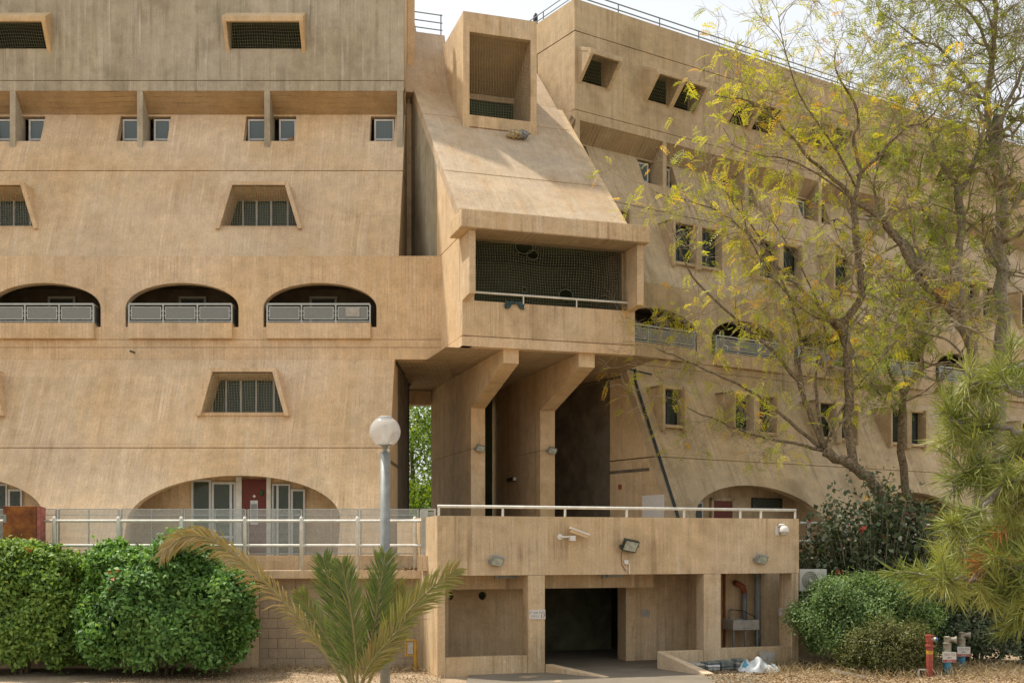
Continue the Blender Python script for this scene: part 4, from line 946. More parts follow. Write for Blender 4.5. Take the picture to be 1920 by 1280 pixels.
o = MB().lathe([(.235, 0), (.235, .012), (.2, .02)], 28).build('fan_grille', M['acfan'], ac); o.location = (-.2, -.2, .28); o.rotation_euler = (R(90), 0, 0)
o = MB().lathe([(.05, 0), (.05, .03)], 12).build('fan_hub', M['ac'], ac); o.location = (-.2, -.215, .28); o.rotation_euler = (R(90), 0, 0)
for q in range(5): MB().tube([(-.2 + .23 * math.cos(a), -.225, .28 + (.045 + .045 * q) * math.sin(a)) if False else (-.2 + (.045 + .045 * q) * math.cos(a), -.225, .28 + (.045 + .045 * q) * math.sin(a)) for a in np.linspace(0, 2 * math.pi, 24)], .005, 4, False).build('grille_ring', M['ac'], ac)
bbox(.2, .28, -.208, -.201, .26, .34).build('sticker', M['blue'], ac)
for q in range(7): bbox(.321, .335, -.17, .12, .08 + q * .06, .11 + q * .06).build('side_louvre', M['black'], ac)
MB().box(-.5, -.45, -.18, .2, -.05, -.003).box(.2, .25, -.18, .2, -.05, -.003).build('bracket', M['black'], ac)
for q in range(3): MB().tube([(-.3 + q * .12, -.05, -.05), (-.3 + q * .12, -.02, -.5), (-.28 + q * .1, .05, -.75)], .025, 6).build('refrigerant_pipe', M['board'], ac)

# ------------------------------------------------------------------ vegetation
def leaf_mesh(name, P, D, NR, L, Wd, T, mat, parent=None, fold=.18):
    """P centres, D directions (unit), NR normals, L lengths, Wd widths, T tints -> one mesh of bent leaf quads"""
    n = len(P); D = D / np.maximum(np.linalg.norm(D, axis=1, keepdims=True), 1e-6)
    B = np.cross(D, NR); B /= np.maximum(np.linalg.norm(B, axis=1, keepdims=True), 1e-6); NN = np.cross(B, D)
    L = L[:, None]; Wd = Wd[:, None]
    v = np.empty((n, 4, 3)); v[:, 0] = P - D * L * .5; v[:, 2] = P + D * L * .5 - NN * L * .1
    v[:, 1] = P + B * Wd * .5 + NN * Wd * fold - D * L * .05; v[:, 3] = P - B * Wd * .5 + NN * Wd * fold - D * L * .05
    me = bpy.data.meshes.new(name); me.vertices.add(4 * n); me.vertices.foreach_set('co', v.reshape(-1).astype('f'))
    me.loops.add(4 * n); me.loops.foreach_set('vertex_index', np.arange(4 * n, dtype='i'))
    me.polygons.add(n); me.polygons.foreach_set('loop_start', np.arange(0, 4 * n, 4, dtype='i')); me.polygons.foreach_set('loop_total', np.full(n, 4, 'i'))
    at = me.attributes.new('tint', 'FLOAT', 'FACE'); at.data.foreach_set('value', T.astype('f'))
    me.update(calc_edges=True); me.validate()
    me.materials.append(mat); o = bpy.data.objects.new(name, me); COL.objects.link(o); o.parent = parent; return o
def rand_unit(n):
    v = RNG.normal(size=(n, 3)); return v / np.linalg.norm(v, axis=1, keepdims=True)
def bush(name, label, cat, c, r, nclump, per, mat, size=.09, power=2.6, seed=0, clump_r=.2, stem_mat='bark', tint_hi=.0, top_light=.25, flower=.004, shape=None, wratio=.55):
    """rounded shrub: clumps of leaves over a lumpy body, thinner inside, with stems"""
    t = thing(name, label, cat, (c[0], c[1], 0))
    rg = np.random.default_rng(seed)
    U = rg.normal(size=(nclump, 3)); U /= np.linalg.norm(U, axis=1, keepdims=True); U[:, 2] = np.where(U[:, 2] < -.55, -U[:, 2], U[:, 2])
    sup = (np.abs(U) ** power).sum(1) ** (-1 / power)
    lump = 1 + (.1 if power > 2.4 else .2) * np.sin(U[:, 0] * 7 + seed) * np.sin(U[:, 2] * 6 + seed * 2) + .05 * np.sin(U[:, 1] * 11 + U[:, 2] * 9)
    dep = np.where(rg.random(nclump) < .84, rg.uniform(.97, 1.03, nclump), rg.uniform(.7, .95, nclump)); dep = np.where((rg.random(nclump) < .05) & (U[:, 2] > .2), rg.uniform(1.05, 1.13, nclump), dep)
    C = U * (sup * lump * dep)[:, None] * np.array(r)
    if shape is not None: C = shape(C)
    C[:, 2] += c[2]
    k = np.repeat(np.arange(nclump), per); n = len(k)
    off = rg.normal(size=(n, 3)) * clump_r * .55
    P = C[k] + off; out = U[k] + rg.normal(size=(n, 3)) * .42 + np.array([0, 0, .45]); D = rg.normal(size=(n, 3)) + out * .5 + np.array([0, 0, -.2])
    P[:, 2] = np.maximum(P[:, 2], .04)
    ct = np.clip(rg.normal(.38, .2, nclump) + .12 * np.sin(C[:, 0] * 2.3 + seed) * np.sin(C[:, 2] * 2.9), .02, .85)
    T = np.clip(ct[k] + rg.normal(size=n) * .13 + tint_hi, 0, .9)
    fl = rg.random(nclump) < flower
    T = np.where(fl[k] & (rg.random(n) < .5), .99, T)
    L = rg.uniform(.7, 1.3, n) * size
    leaf_mesh('foliage', P, D, out / np.linalg.norm(out, axis=1, keepdims=True), L, L * wratio, T, M[mat], t)
    b = MB()
    for i in range(9):
        a = rg.uniform(0, 6.28); q = rg.uniform(.2, .75)
        e = Vector((math.cos(a) * r[0] * q, math.sin(a) * r[1] * q, c[2] + r[2] * rg.uniform(.1, .7)))
        b.tube([(math.cos(a) * .15, math.sin(a) * .15, -.05), e * .5 + Vector((0, 0, .1)), e], [.035, .025, .01], 5)
    b.build('stem', M[stem_mat], t); return t

c1 = px(316, 1150, 26.4)
bush('hedge_bush', 'large rounded bright green bush left of the palm', 'bush', (c1.x - .1, 26.45, 1.3), (1.82, 1.15, 1.62), 2500, 34, 'leaf_hedge', .125, 2.2, 3, .16, flower=.006)
c2 = px(40, 1150, 26.6)
bush('olive_bush', 'olive green bush at the left edge of the picture, behind the rounded bush', 'bush', (c2.x - .1, 26.85, 1.3), (1.62, 1.0, 1.56), 2200, 34, 'leaf_hedge2', .12, 2.9, 8, .17, flower=.008)
c3 = px(1635, 1165, 27.3)
bush('green_shrub', 'soft mid-green shrub below the hibiscus, right of the pavilion', 'shrub', (c3.x, 27.9, 1.05), (1.5, .95, 1.02), 1300, 34, 'leaf_shrub', .08, 2.0, 5, .22, wratio=.45)
bush('green_shrub', 'soft green shrub spreading behind the red hydrant and the scrub', 'shrub', (c3.x + 1.7, 29.4, .85), (1.4, .7, 1.0), 800, 32, 'leaf_shrub', .08, 2.0, 15, .24, wratio=.45)
c4 = px(1668, 1225, 26.6)
bush('scrub_bush', 'low olive brown scrub bush left of the red hydrant', 'shrub', (c4.x, 26.75, .5), (.95, .5, .62), 620, 34, 'leaf_scrub', .08, 1.9, 6, .2, wratio=.3)
def loose_shrub(name, label, c, r, h, nst, mat, size, seed, flower=.011, wratio=.75, leaves=72):
    t = thing(name, label, 'shrub', (c[0], c[1], 0)); rg = np.random.default_rng(seed); b = MB(); P = []; D = []; NR = []; T = []
    for i in range(nst):
        a = rg.uniform(0, 6.28); q = rg.uniform(.0, 1) ** .6; hh = h * rg.uniform(.45, 1.0) * (1 - .35 * q * q)
        e = Vector((math.cos(a) * r[0] * q, math.sin(a) * r[1] * q, hh)); s0 = Vector((e.x * .25, e.y * .25, 0)); m_ = s0.lerp(e, .55) + Vector((e.x * .1, e.y * .1, hh * .12))
        pts = [s0.lerp(m_, k / 4).lerp(m_.lerp(e, k / 4), k / 4) + Vector(rg.normal(size=3)) * .02 for k in range(5)]
        b.tube(pts, [.018, .015, .012, .008, .004], 4, False); dens = rg.uniform(.4, 1.2); t0 = rg.uniform(.1, .6)
        for k in range(int(leaves * dens)):
            f = rg.uniform(.2, 1.05); j = min(3, int(f * 4)); p = pts[j].lerp(pts[j + 1], f * 4 - j) + Vector(rg.normal(size=3)) * .14
            P.append(p); D.append(rg.normal(size=3) + np.array([0, 0, -.4])); NR.append(rg.normal(size=3) * .6 + np.array([0, 0, 1.])); T.append(min(.95, max(0, t0 + rg.normal() * .2)))
        if rg.random() < flower * 8:
            for k in range(4): P.append(pts[4] + Vector(rg.normal(size=3)) * .04 + Vector((0, -.1, 0))); D.append(rg.normal(size=3)); NR.append(rg.normal(size=3)); T.append(.99)
    b.build('stem', M['twig'], t); n = len(P); L = rg.uniform(.6, 1.3, n) * size
    leaf_mesh('foliage', np.array(P), np.array(D), np.array(NR), L, L * wratio, np.array(T), M[mat], t); return t
c5 = px(1655, 1010, 29.5)
loose_shrub('hibiscus', 'tall grey green hibiscus shrub with scattered red flowers', (c5.x, 30.4, 0), (2.35, 1.1), 5.2, 230, 'leaf_hib', .15, 9)
c6 = px(1850, 1190, 28.5)
bush('dark_shrub', 'dark green undergrowth shrub behind the blue standpipes', 'shrub', (c6.x, 29.3, .9), (1.9, .8, 1.2), 900, 30, 'leaf_hib', .1, 2.3, 12, .2, flower=0)

# ---- trees grown from hand-placed limbs
class Tree:
    slim = .66
    def __init__(s, seed): s.rg = np.random.default_rng(seed); s.big = MB(); s.small = MB(); s.leaf = []   # leaf: (pos, dir)
    def wander(s, p, d, L, n, curl, up):
        pts = [Vector(p)]; d = Vector(d).normalized()
        for i in range(n):
            d = (d + Vector(s.rg.normal(size=3)) * curl + Vector((0, 0, up))).normalized(); pts.append(pts[-1] + d * (L / n))
        return pts
    def twig(s, p, d, L, r, lvl, leafy, curl=.28, up=.05):
        n = 4 if lvl > 0 else 3; pts = s.wander(p, d, L, n, curl, up)
        s.small.tube(pts, [r * (1 - .8 * i / n) + .0015 for i in range(n + 1)], 4 if r > .012 else 3, False)
        if lvl > 0:
            for i in range(int(s.rg.integers(3, 6))):
                q = s.rg.uniform(.25, 1.0) * n; a = int(min(q, n - 1)); base = pts[a].lerp(pts[a + 1], q - a)
                dd = (pts[a + 1] - pts[a]).normalized() + Vector(s.rg.normal(size=3)) * .65
                s.twig(base, dd, L * s.rg.uniform(.4, .7), r * .55, lvl - 1, leafy, curl, up)
        for i in range(n):
            if s.rg.random() < leafy * (1.0 if lvl == 0 else .35):
                s.leaf.append((pts[i + 1], (pts[i + 1] - pts[i]).normalized()))
    def limb(s, pts, r0, r1, twigs=14, tl=1.6, leafy=.5, lvl=2, start=.25, spread=.9, up=.05):
        r0 *= s.slim; r1 *= max(s.slim, .8)
        # smooth the hand-placed points
        P = []
        for i in range(len(pts) - 1):
            p0 = pts[max(i - 1, 0)]; p1 = pts[i]; p2 = pts[i + 1]; p3 = pts[min(i + 2, len(pts) - 1)]
            for k in range(4):
                t = k / 4; P.append(.5 * ((2 * p1) + (p2 - p0) * t + (2 * p0 - 5 * p1 + 4 * p2 - p3) * t * t + (3 * p1 - p0 - 3 * p2 + p3) * t ** 3))
        P.append(pts[-1]); m = len(P) - 1
        P = [p + Vector(s.rg.normal(size=3)) * r0 * .25 for p in P]
        s.big.tube(P, [r0 + (r1 - r0) * i / m for i in range(m + 1)], 8)
        for i in range(twigs):
            q = s.rg.uniform(start, 1) * m; a = int(min(q, m - 1)); base = P[a].lerp(P[a + 1], q - a)
            dd = (P[a + 1] - P[a]).normalized() * .7 + Vector(s.rg.normal(size=3)) * spread
            s.twig(base, dd, tl * s.rg.uniform(.6, 1.3), max(r1 * .55, .012) * s.rg.uniform(.6, 1.1), lvl, leafy, up=up)
    def finish(s, root, leafmat, L=.36, pairs=8, wl=.12, ww=.03, keep=1.0, bark='bark', orange=.1, maxleaf=9000):
        s.big.build('trunk', M[bark], root, smooth=True); s.small.build('twigs', M['twig'], root)
        lf = s.leaf
        if len(lf) > maxleaf: lf = [lf[i] for i in s.rg.permutation(len(lf))[:maxleaf]]
        if not lf: return
        n = len(lf); P0 = np.array([p for p, _ in lf]); D0 = np.array([d for _, d in lf])
        D0 = D0 * .6 + s.rg.normal(size=(n, 3)) * .5 + np.array([0, 0, -.22]); D0 /= np.linalg.norm(D0, axis=1, keepdims=True)
        Ls = s.rg.uniform(.6, 1.25, n) * L
        side = np.cross(D0, s.rg.normal(size=(n, 3)) * .5 + np.array([0, 0, 1.])); side /= np.linalg.norm(side, axis=1, keepdims=True)
        nor = np.cross(side, D0); T0 = np.where(s.rg.random(n) < orange, s.rg.uniform(.8, 1, n), s.rg.uniform(.05, .75, n))
        P = []; D = []; NR = []; LL = []; WW = []; TT = []
        for k in range(pairs):
            f = (k + .6) / pairs; cp = P0 + D0 * (Ls * f)[:, None] + np.array([0, 0, -1.]) * (Ls * f * f * .35)[:, None]
            for sg_ in (-1, 1):
                dd = side * sg_ * .85 + D0 * .55 + s.rg.normal(size=(n, 3)) * .1; l = wl * (1.05 - .5 * abs(f - .45)) * Ls / L
                dd /= np.linalg.norm(dd, axis=1, keepdims=True)
                P.append(cp + dd * l[:, None] * .5); D.append(dd); NR.append(nor); LL.append(l); WW.append(l * (ww / wl)); TT.append(np.clip(T0 + s.rg.normal(size=n) * .05, 0, 1))
        leaf_mesh('crown', np.concatenate(P), np.concatenate(D), np.concatenate(NR), np.concatenate(LL), np.concatenate(WW), np.concatenate(TT), M[leafmat], root, fold=.05)

def pts_px(lst, Y, dY=None):
    return [px(x, y, Y + (q[0] if q else 0)) for x, y, *q in lst]
# tree A: leaning trunk that forks low, long arching sprays over the wing
Y = 31.5
ra = px(1660, 960, Y)
ta = thing('leaning_tree', 'leaning forked tree with sparse yellow leaves reaching left across the wing', 'tree', (0, 0, 0))
A = Tree(21)
A.limb(pts_px([(1690, 1060), (1665, 960), (1635, 905), (1595, 872), (1545, 845)], Y), .26, .17, 2, 1.2, .3)
A.limb(pts_px([(1545, 845), (1490, 830), (1420, 818), (1350, 790), (1290, 765)], Y), .085, .02, 16, 1.3, .40)
A.limb(pts_px([(1540, 840), (1480, 790), (1420, 740), (1340, 700), (1275, 672), (1235, 655)], Y, ), .085, .018, 18, 1.5, .45)
A.limb(pts_px([(1545, 840), (1515, 770), (1495, 715), (1450, 660), (1380, 600), (1300, 520), (1265, 440)], Y), .12, .02, 24, 1.6, .5)
A.limb(pts_px([(1550, 840), (1512, 760), (1500, 690), (1502, 640), (1480, 560), (1420, 440), (1350, 350)], Y), .10, .02, 22, 1.6, .5)
A.limb(pts_px([(1545, 840), (1533, 760), (1530, 690), (1545, 620), (1530, 560), (1490, 480), (1440, 400)], Y), .08, .018, 18, 1.5, .5)
A.limb(pts_px([(1545, 842), (1570, 780), (1610, 720), (1680, 640), (1720, 590)], Y), .05, .015, 10, 1.3, .4)
A.limb(pts_px([(1600, 880), (1593, 800), (1590, 720), (1588, 640), (1570, 600)], Y), .20, .17, 5, 1.1, .3, start=.5)
A.limb(pts_px([(1575, 605), (1600, 580), (1615, 555), (1612, 500), (1605, 440), (1600, 375)], Y), .16, .12, 8, 1.4, .5)
A.limb(pts_px([(1575, 605), (1540, 580), (1500, 540), (1440, 480), (1380, 420), (1330, 390), (1230, 360)], Y), .09, .018, 24, 1.6, .5)
A.limb(pts_px([(1570, 605), (1520, 590), (1470, 545), (1430, 495), (1400, 430), (1390, 370)], Y), .06, .015, 16, 1.4, .5)
A.limb(pts_px([(1600, 378), (1580, 350), (1520, 300), (1480, 250), (1440, 215), (1400, 190), (1340, 180)], Y), .09, .018, 26, 1.7, .55)
A.limb(pts_px([(1602, 376), (1612, 320), (1600, 260), (1610, 235), (1600, 190), (1570, 140), (1565, 100)], Y), .10, .025, 26, 1.6, .5)
A.limb(pts_px([(1608, 330), (1650, 290), (1700, 240), (1740, 225), (1780, 170)], Y), .08, .02, 22, 1.6, .45)
A.limb(pts_px([(1605, 350), (1560, 270), (1500, 180), (1470, 90), (1460, 30)], Y), .05, .012, 20, 1.6, .5)
A.limb(pts_px([(1600, 375), (1540, 330), (1480, 300), (1420, 290), (1370, 270)], Y), .05, .012, 18, 1.5, .55)
A.limb(pts_px([(1600, 380), (1640, 400), (1690, 460), (1720, 520), (1760, 560), (1790, 590)], Y), .12, .14, 16, 1.3, .4)
A.finish(ta, 'leaf_tree', maxleaf=2200, orange=.13)
# tree B: big multi-stemmed tree at the right, crown of fine twigs
Y = 34.0
tb = thing('twiggy_tree', 'tall multi-stemmed tree at the right with a dense crown of fine grey twigs', 'tree', (0, 0, 0))
T2 = Tree(33)
T2.limb(pts_px([(1830, 1130), (1835, 900), (1830, 720), (1815, 640), (1790, 580), (1730, 500), (1690, 450)], Y), .32, .16, 10, 1.6, .35, start=.5)
T2.limb(pts_px([(1815, 650), (1800, 580), (1795, 500), (1800, 420), (1795, 350)], Y), .2, .15, 8, 1.7, .35)
T2.limb(pts_px([(1880, 1130), (1872, 900), (1868, 700), (1880, 600), (1875, 480), (1880, 380), (1868, 300), (1870, 220)], Y + .6), .34, .2, 12, 1.8, .35, start=.5)
T2.limb(pts_px([(1868, 300), (1850, 200), (1860, 120), (1862, 50), (1870, -30)], Y + .6), .17, .07, 26, 2.1, .25)
T2.limb(pts_px([(1860, 210), (1820, 160), (1780, 110), (1740, 80), (1690, 90)], Y), .1, .02, 34, 2.0, .3)
T2.limb(pts_px([(1860, 110), (1830, 40), (1790, 0), (1740, -30)], Y), .08, .02, 28, 2.0, .25)
T2.limb(pts_px([(1795, 350), (1760, 300), (1740, 240), (1720, 190), (1700, 140)], Y), .1, .02, 30, 1.9, .35)
T2.limb(pts_px([(1800, 360), (1830, 300), (1845, 230)], Y), .12, .05, 16, 1.8, .3)
T2.limb(pts_px([(1690, 450), (1650, 400), (1640, 340), (1660, 260)], Y), .1, .02, 24, 1.7, .45)
T2.limb(pts_px([(1870, 240), (1900, 170), (1930, 100), (1960, 40)], Y), .11, .03, 26, 2.0, .3)
T2.limb(pts_px([(1880, 420), (1920, 360), (1960, 300)], Y), .1, .03, 16, 1.8, .45)
T2.limb(pts_px([(1875, 500), (1840, 440), (1790, 400), (1740, 380)], Y), .07, .02, 22, 1.6, .45)
T2.limb(pts_px([(1830, 700), (1780, 640), (1720, 620), (1670, 600)], Y - .6), .06, .02, 20, 1.5, .5)
T2.limb(pts_px([(1868, 100), (1850, 20), (1800, -40)], Y), .06, .02, 22, 2.2, .2)
T2.limb(pts_px([(1740, 90), (1690, 50), (1650, 20), (1640, -20)], Y), .04, .012, 18, 1.8, .35)
T2.finish(tb, 'leaf_tree2', maxleaf=2900, orange=.05, bark='barkg')
# tree C: slim trunk farther back between them
Y = 36.5
tc_ = thing('slim_tree', 'slim dark trunk with drooping green leaves between the two larger trees', 'tree', (0, 0, 0))
T3 = Tree(52)
T3.limb(pts_px([(1705, 1120), (1700, 950), (1690, 820), (1695, 740), (1722, 690), (1735, 600), (1725, 520)], Y), .22, .12, 14, 1.6, .5, start=.45)
T3.limb(pts_px([(1725, 520), (1745, 440), (1720, 360), (1735, 280)], Y), .12, .03, 26, 1.7, .45)
T3.limb(pts_px([(1695, 740), (1665, 690), (1660, 620), (1690, 540)], Y), .09, .025, 22, 1.6, .5)
T3.limb(pts_px([(1692, 780), (1650, 740), (1620, 690)], Y), .06, .02, 18, 1.5, .5)
T3.limb(pts_px([(1735, 600), (1770, 540), (1800, 470)], Y), .07, .02, 20, 1.6, .45)
T3.finish(tc_, 'leaf_tree2', maxleaf=1500, orange=.04)

# ---- trees seen through the passage
def back_tree(name, label, x, Y, h, r, seed, mat='leaf_back', n=1500):
    p = px(x, 950, Y); t = thing(name, label, 'tree', (p.x, Y, 0)); rg = np.random.default_rng(seed)
    MB().tube([(0, 0, 0), (.1, 0, h * .4), (-.1, .1, h * .8)], [.25, .18, .06], 8).build('trunk', M['bark'], t)
    C = rg.normal(size=(n, 3)); C /= np.linalg.norm(C, axis=1, keepdims=True); C *= rg.uniform(.5, 1, (n, 1)) ** .5 * np.array([r, r, h * .5]); C[:, 2] += h * .55
    k = np.repeat(np.arange(n), 16); P = C[k] + rg.normal(size=(len(k), 3)) * .3; P[:, 2] = np.maximum(P[:, 2], .1)
    D = rg.normal(size=(len(k), 3)) + np.array([0, 0, -.6]); NR = rg.normal(size=(len(k), 3)) + np.array([0, 0, .8])
    ct = rg.uniform(0, 1, n); L = rg.uniform(.12, .26, len(k))
    leaf_mesh('crown', P, D, NR, L, L * .4, np.clip(ct[k] * .7 + rg.uniform(0, .3, len(k)), 0, 1), M[mat], t)
back_tree('garden_tree', 'bright green leafy tree seen through the passage under the tower', 775, 52, 9.5, 3.0, 4)
back_tree('garden_tree', 'yellow green tree low down behind the passage piers', 800, 47, 5.4, 2.0, 5, n=900)
back_tree('garden_tree', 'green tree glimpsed between the two passage piers', 915, 56, 7, 3.2, 6, n=900)

# ---- pine at the right edge
pine = thing('pine_tree', 'pine with long yellow green needles reaching in from the right edge', 'tree', (7.6, 13.5, 0))
rgp = np.random.default_rng(77); wood = MB(); NP = []; ND = []; NT = []; NL = []
def loc(p): return p - Vector((7.6, 13.5, 0))
wood.tube([(0, 0, -.1), (.1, 0, 2.5), (0, .1, 6.5)], [.2, .16, .05], 10)
def spray(p, d, n=95, L=.34, tint=None):
    p = Vector(p); d = Vector(d).normalized(); t0 = rgp.uniform(.15, .75) if tint is None else tint
    for i in range(n):
        f = rgp.random(); base = p - d * (.34 * f); dd = d * rgp.uniform(.35, 1.0) + Vector(rgp.normal(size=3)) * .52
        dd.normalize(); l = L * rgp.uniform(.55, 1.1)
        NP.append(loc(base + dd * l * .5)); ND.append(dd); NL.append(l); NT.append(min(.93, max(0, t0 + rgp.normal() * .14)) if t0 < .94 else t0)
def branch(lst, Y, r0=.045, r1=.012, ns=9, sub=True):
    pts = [px(x, y, Y + (q[0] if q else 0)) for x, y, *q in lst]
    P = []
    for i in range(len(pts) - 1):
        for k in range(5): P.append(pts[i].lerp(pts[i + 1], k / 5) + Vector(rgp.normal(size=3)) * .02)
    P.append(pts[-1]); m = len(P) - 1
    wood.tube([loc(p) for p in P], [r0 + (r1 - r0) * i / m for i in range(m + 1)], 6)
    for i in range(ns):
        q = rgp.uniform(.05, 1) * m; a = int(min(q, m - 1)); base = P[a]; d = (P[a + 1] - P[a]).normalized()
        dd = (d * .8 + Vector(rgp.normal(size=3)) * .55 + Vector((0, 0, .12))).normalized(); e = base + dd * rgp.uniform(.15, .45)
        wood.tube([loc(base), loc(base.lerp(e, .5) + Vector((0, 0, .02))), loc(e)], [.012, .009, .006], 4)
        spray(e, dd)
    spray(P[-1], P[-1] - P[-2])
Yp = 13.0
branch([(2010, 700), (1930, 735), (1870, 725), (1830, 715), (1800, 760)], Yp, ns=9)
branch([(2010, 790), (1930, 815), (1880, 800), (1850, 810), (1800, 800), (1770, 770)], Yp, ns=11)
branch([(2000, 870), (1920, 845), (1890, 860), (1850, 865), (1800, 890), (1780, 930)], Yp, ns=12)
branch([(2010, 900), (1930, 890), (1880, 905), (1840, 955), (1800, 990), (1770, 985)], Yp - .4, ns=12)
branch([(2020, 1060), (1950, 1062), (1900, 1058), (1860, 1070), (1820, 1085), (1770, 1090), (1720, 1075)], Yp - .6, .04, ns=12)
branch([(1990, 1062), (1925, 1085), (1890, 1100), (1875, 1110), (1868, 1130)], Yp - .6, .03, ns=7)
branch([(2010, 1130), (1950, 1120), (1900, 1110), (1850, 1115), (1800, 1095), (1745, 1080)], Yp + .3, ns=11)
branch([(2030, 1170), (1970, 1160), (1930, 1150), (1905, 1150)], Yp, ns=7)
branch([(2010, 980), (1950, 985), (1890, 980), (1830, 1010), (1780, 1030)], Yp + .4, ns=12)
branch([(2000, 640), (1960, 660), (1900, 690), (1860, 700)], Yp + .5, ns=6)
branch([(2010, 1100), (1960, 1070), (1930, 1040), (1890, 1030)], Yp, .03, ns=8)
branch([(1990, 940), (1950, 930), (1900, 940), (1860, 920)], Yp - .2, .03, ns=8)
spray(px(1838, 1058, Yp - .6), (-1, 0, -.5), 110, .36, .97); spray(px(1868, 1025, Yp), (-.5, 0, -1), 60, .3, .98)
wood.build('branch', M['pinewood'], pine, smooth=True)
leaf_mesh('needles', np.array(NP), np.array(ND), rand_unit(len(NP)), np.array(NL), np.full(len(NP), .0125), np.array(NT), M['needle'], pine, fold=.1)

# ---- palm
pb = px(668, 1292, 18.3)
palm = thing('palm', 'young date palm with one long drooping frond, in front of the street lamp', 'palm', (pb.x, 18.3, 0))
rq = np.random.default_rng(5)
MB().lathe([(.30, -.05), (.28, .25), (.22, .5), (.14, .68), (.05, .78)], 14).build('stump', M['bark'], palm)
def frond(lst, t0, Lm=.42, dens=60, droop=.25, spreadY=0, twist=0.0):
    pts = [px(x, y, 18.3 + (q[0] if q else 0)) - Vector((pb.x, 18.3, 0)) for x, y, *q in lst]; P = []
    for i in range(len(pts) - 1):
        p0 = pts[max(i - 1, 0)]; p1 = pts[i]; p2 = pts[i + 1]; p3 = pts[min(i + 2, len(pts) - 1)]
        for k in range(10):
            t = k / 10; P.append(.5 * ((2 * p1) + (p2 - p0) * t + (2 * p0 - 5 * p1 + 4 * p2 - p3) * t * t + (3 * p1 - p0 - 3 * p2 + p3) * t ** 3))
    P.append(pts[-1]); m = len(P) - 1
    rib = MB().tube(P, [.026 * (1 - .85 * i / m) + .003 for i in range(m + 1)], 6).build('frond', M['palmrib'], palm, smooth=True)
    b = MB(); tot = int(dens * m / 10 * .34)
    for i in range(tot):
        f = .16 + .84 * (i + .5) / tot; q = f * m; a = int(min(q, m - 1)); c = P[a].lerp(P[a + 1], q - a); d = (P[min(a + 1, m)] - P[max(a - 1, 0)]).normalized()
        vw = Vector((math.sin(twist), -math.cos(twist), 0)); sd = d.cross(vw)
        if sd.length < .1: sd = d.cross(Vector((1, 0, 0)))
        sd.normalize(); nr = sd.cross(d)
        for s in (-1, 1):
            l = Lm * 1.1 * (.45 + .9 * math.sin(math.pi * min(.95, f * .82 + .12))) * rq.uniform(.8, 1.12) * (1 if f < .9 else .75)
            ang = rq.normal() * .1 + .52
            dd = (d * math.cos(ang) + sd * s * math.sin(ang) + nr * rq.uniform(-.3, .35)).normalized()
            e = c + dd * l + Vector((0, 0, -droop * l * .35)); mid = c + dd * l * .55 + Vector((0, 0, -droop * l * .04)); w = .0105 * rq.uniform(.8, 1.2)
            wv = dd.cross(nr).normalized() * w
            tn = min(1, max(0, t0 + rq.normal() * .1 + .25 * max(0, f - .75)))
            b.add([c - wv * .5, c + wv * .5, mid + wv, mid - wv], [(0, 1, 2, 3)], tn); b.add([mid - wv, mid + wv, e], [(0, 1, 2)], tn)
    b.build('leaflets', M['palm'], rib)
frond([(655, 1300), (610, 1225), (540, 1135), (470, 1065), (415, 1022), (372, 1004), (335, 1010), (300, 1042, -.1)], .82, .31, 62, .9)
frond([(662, 1300, .2), (640, 1240, .3), (610, 1190, .4), (580, 1145, .5), (562, 1112, .5)], .42, .34, 60, .3)
frond([(666, 1300), (655, 1230, -.1), (635, 1150, -.2), (618, 1090, -.3), (606, 1046, -.3)], .22, .36, 80, .1)
frond([(670, 1300, -.2), (668, 1230, -.3), (660, 1160, -.4), (650, 1100, -.4), (641, 1056, -.4)], .32, .36, 80, .1)
frond([(676, 1300, .1), (690, 1230), (704, 1160), (714, 1095), (722, 1040)], .30, .40, 85, .1)
frond([(682, 1300, -.3), (712, 1235, -.4), (750, 1165, -.5), (800, 1110, -.5), (856, 1066, -.5)], .62, .40, 80, .35)
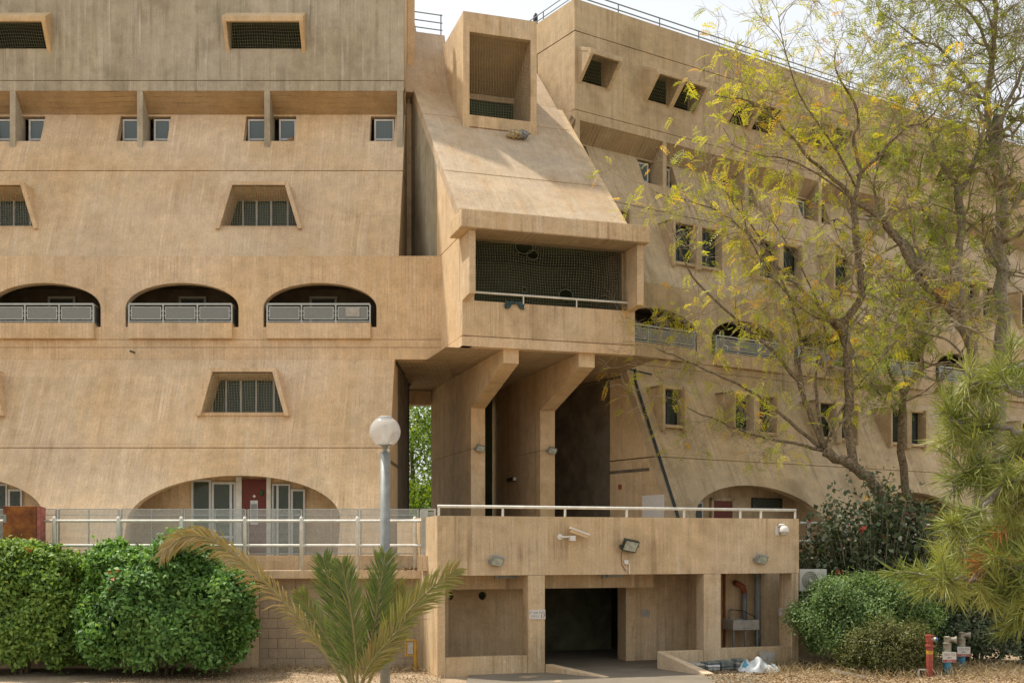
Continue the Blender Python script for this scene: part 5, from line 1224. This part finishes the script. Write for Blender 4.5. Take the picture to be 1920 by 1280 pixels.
frond([(684, 1300, .4), (706, 1240, .6), (728, 1180, .7), (740, 1130, .7), (745, 1095, .7)], .60, .34, 70, .2)
frond([(672, 1300, -.5), (690, 1250, -.6), (720, 1210, -.6), (765, 1160, -.5)], .68, .32, 60, .3)
frond([(668, 1300, .5), (650, 1250, .6), (625, 1200, .7), (590, 1150, .8)], .5, .3, 50, .3)

# ---- fallen leaves, dry grass and small rubble
def scatter(name, label, n, xr, yr, mat, Lr, seed, up=0., avoid=None, ww=.5, kind='stuff'):
    rg = np.random.default_rng(seed); P = np.stack([rg.uniform(*xr, n), rg.uniform(*yr, n), rg.uniform(.0, .035, n)], 1)
    if avoid is not None: P = P[~avoid(P)]
    n = len(P); D = rg.normal(size=(n, 3)); D[:, 2] = D[:, 2] * .25 + up; NR = rg.normal(size=(n, 3)) * .4 + np.array([0, -.0, 1.]) if not up else rg.normal(size=(n, 3))
    L = rg.uniform(*Lr, n); P[:, 2] += L * .5 * up
    o = leaf_mesh(name, P, D, NR, L, L * ww, rg.random(n), M[mat]); tag(o, label, None, None, kind); return o
onpath = lambda P: (P[:, 0] > -.9 + (26 - P[:, 1]) * .0) & (P[:, 0] < 4.9)
scatter('leaf_litter', 'dry brown leaf litter on the ground', 26000, (3.5, 13), (23.5, 29.5), 'litter', (.03, .085), 1, avoid=lambda P: (P[:, 0] < 4.4))
scatter('leaf_litter', 'dry brown leaf litter on the ground', 9000, (-9, -1.5), (24, 27.9), 'litter', (.02, .06), 2)
scatter('dry_grass', 'dry straw coloured grass at the foot of the walls', 2600, (5.8, 12.5), (25.2, 28.6), 'drygrass', (.12, .32), 3, up=.9, ww=.05)
scatter('dry_grass', 'dry straw coloured grass at the foot of the walls', 900, (-6.2, -1.6), (26.6, 27.9), 'drygrass', (.08, .3), 4, up=.6, ww=.05)
scatter('dry_creeper', 'dry brown creeper stems on the coping by the pavilion', 1200, (-3.6, -1.7), (27.62, 28.1), 'litter', (.05, .14), 6, up=.5, ww=.2).location = (0, 0, 2.38)
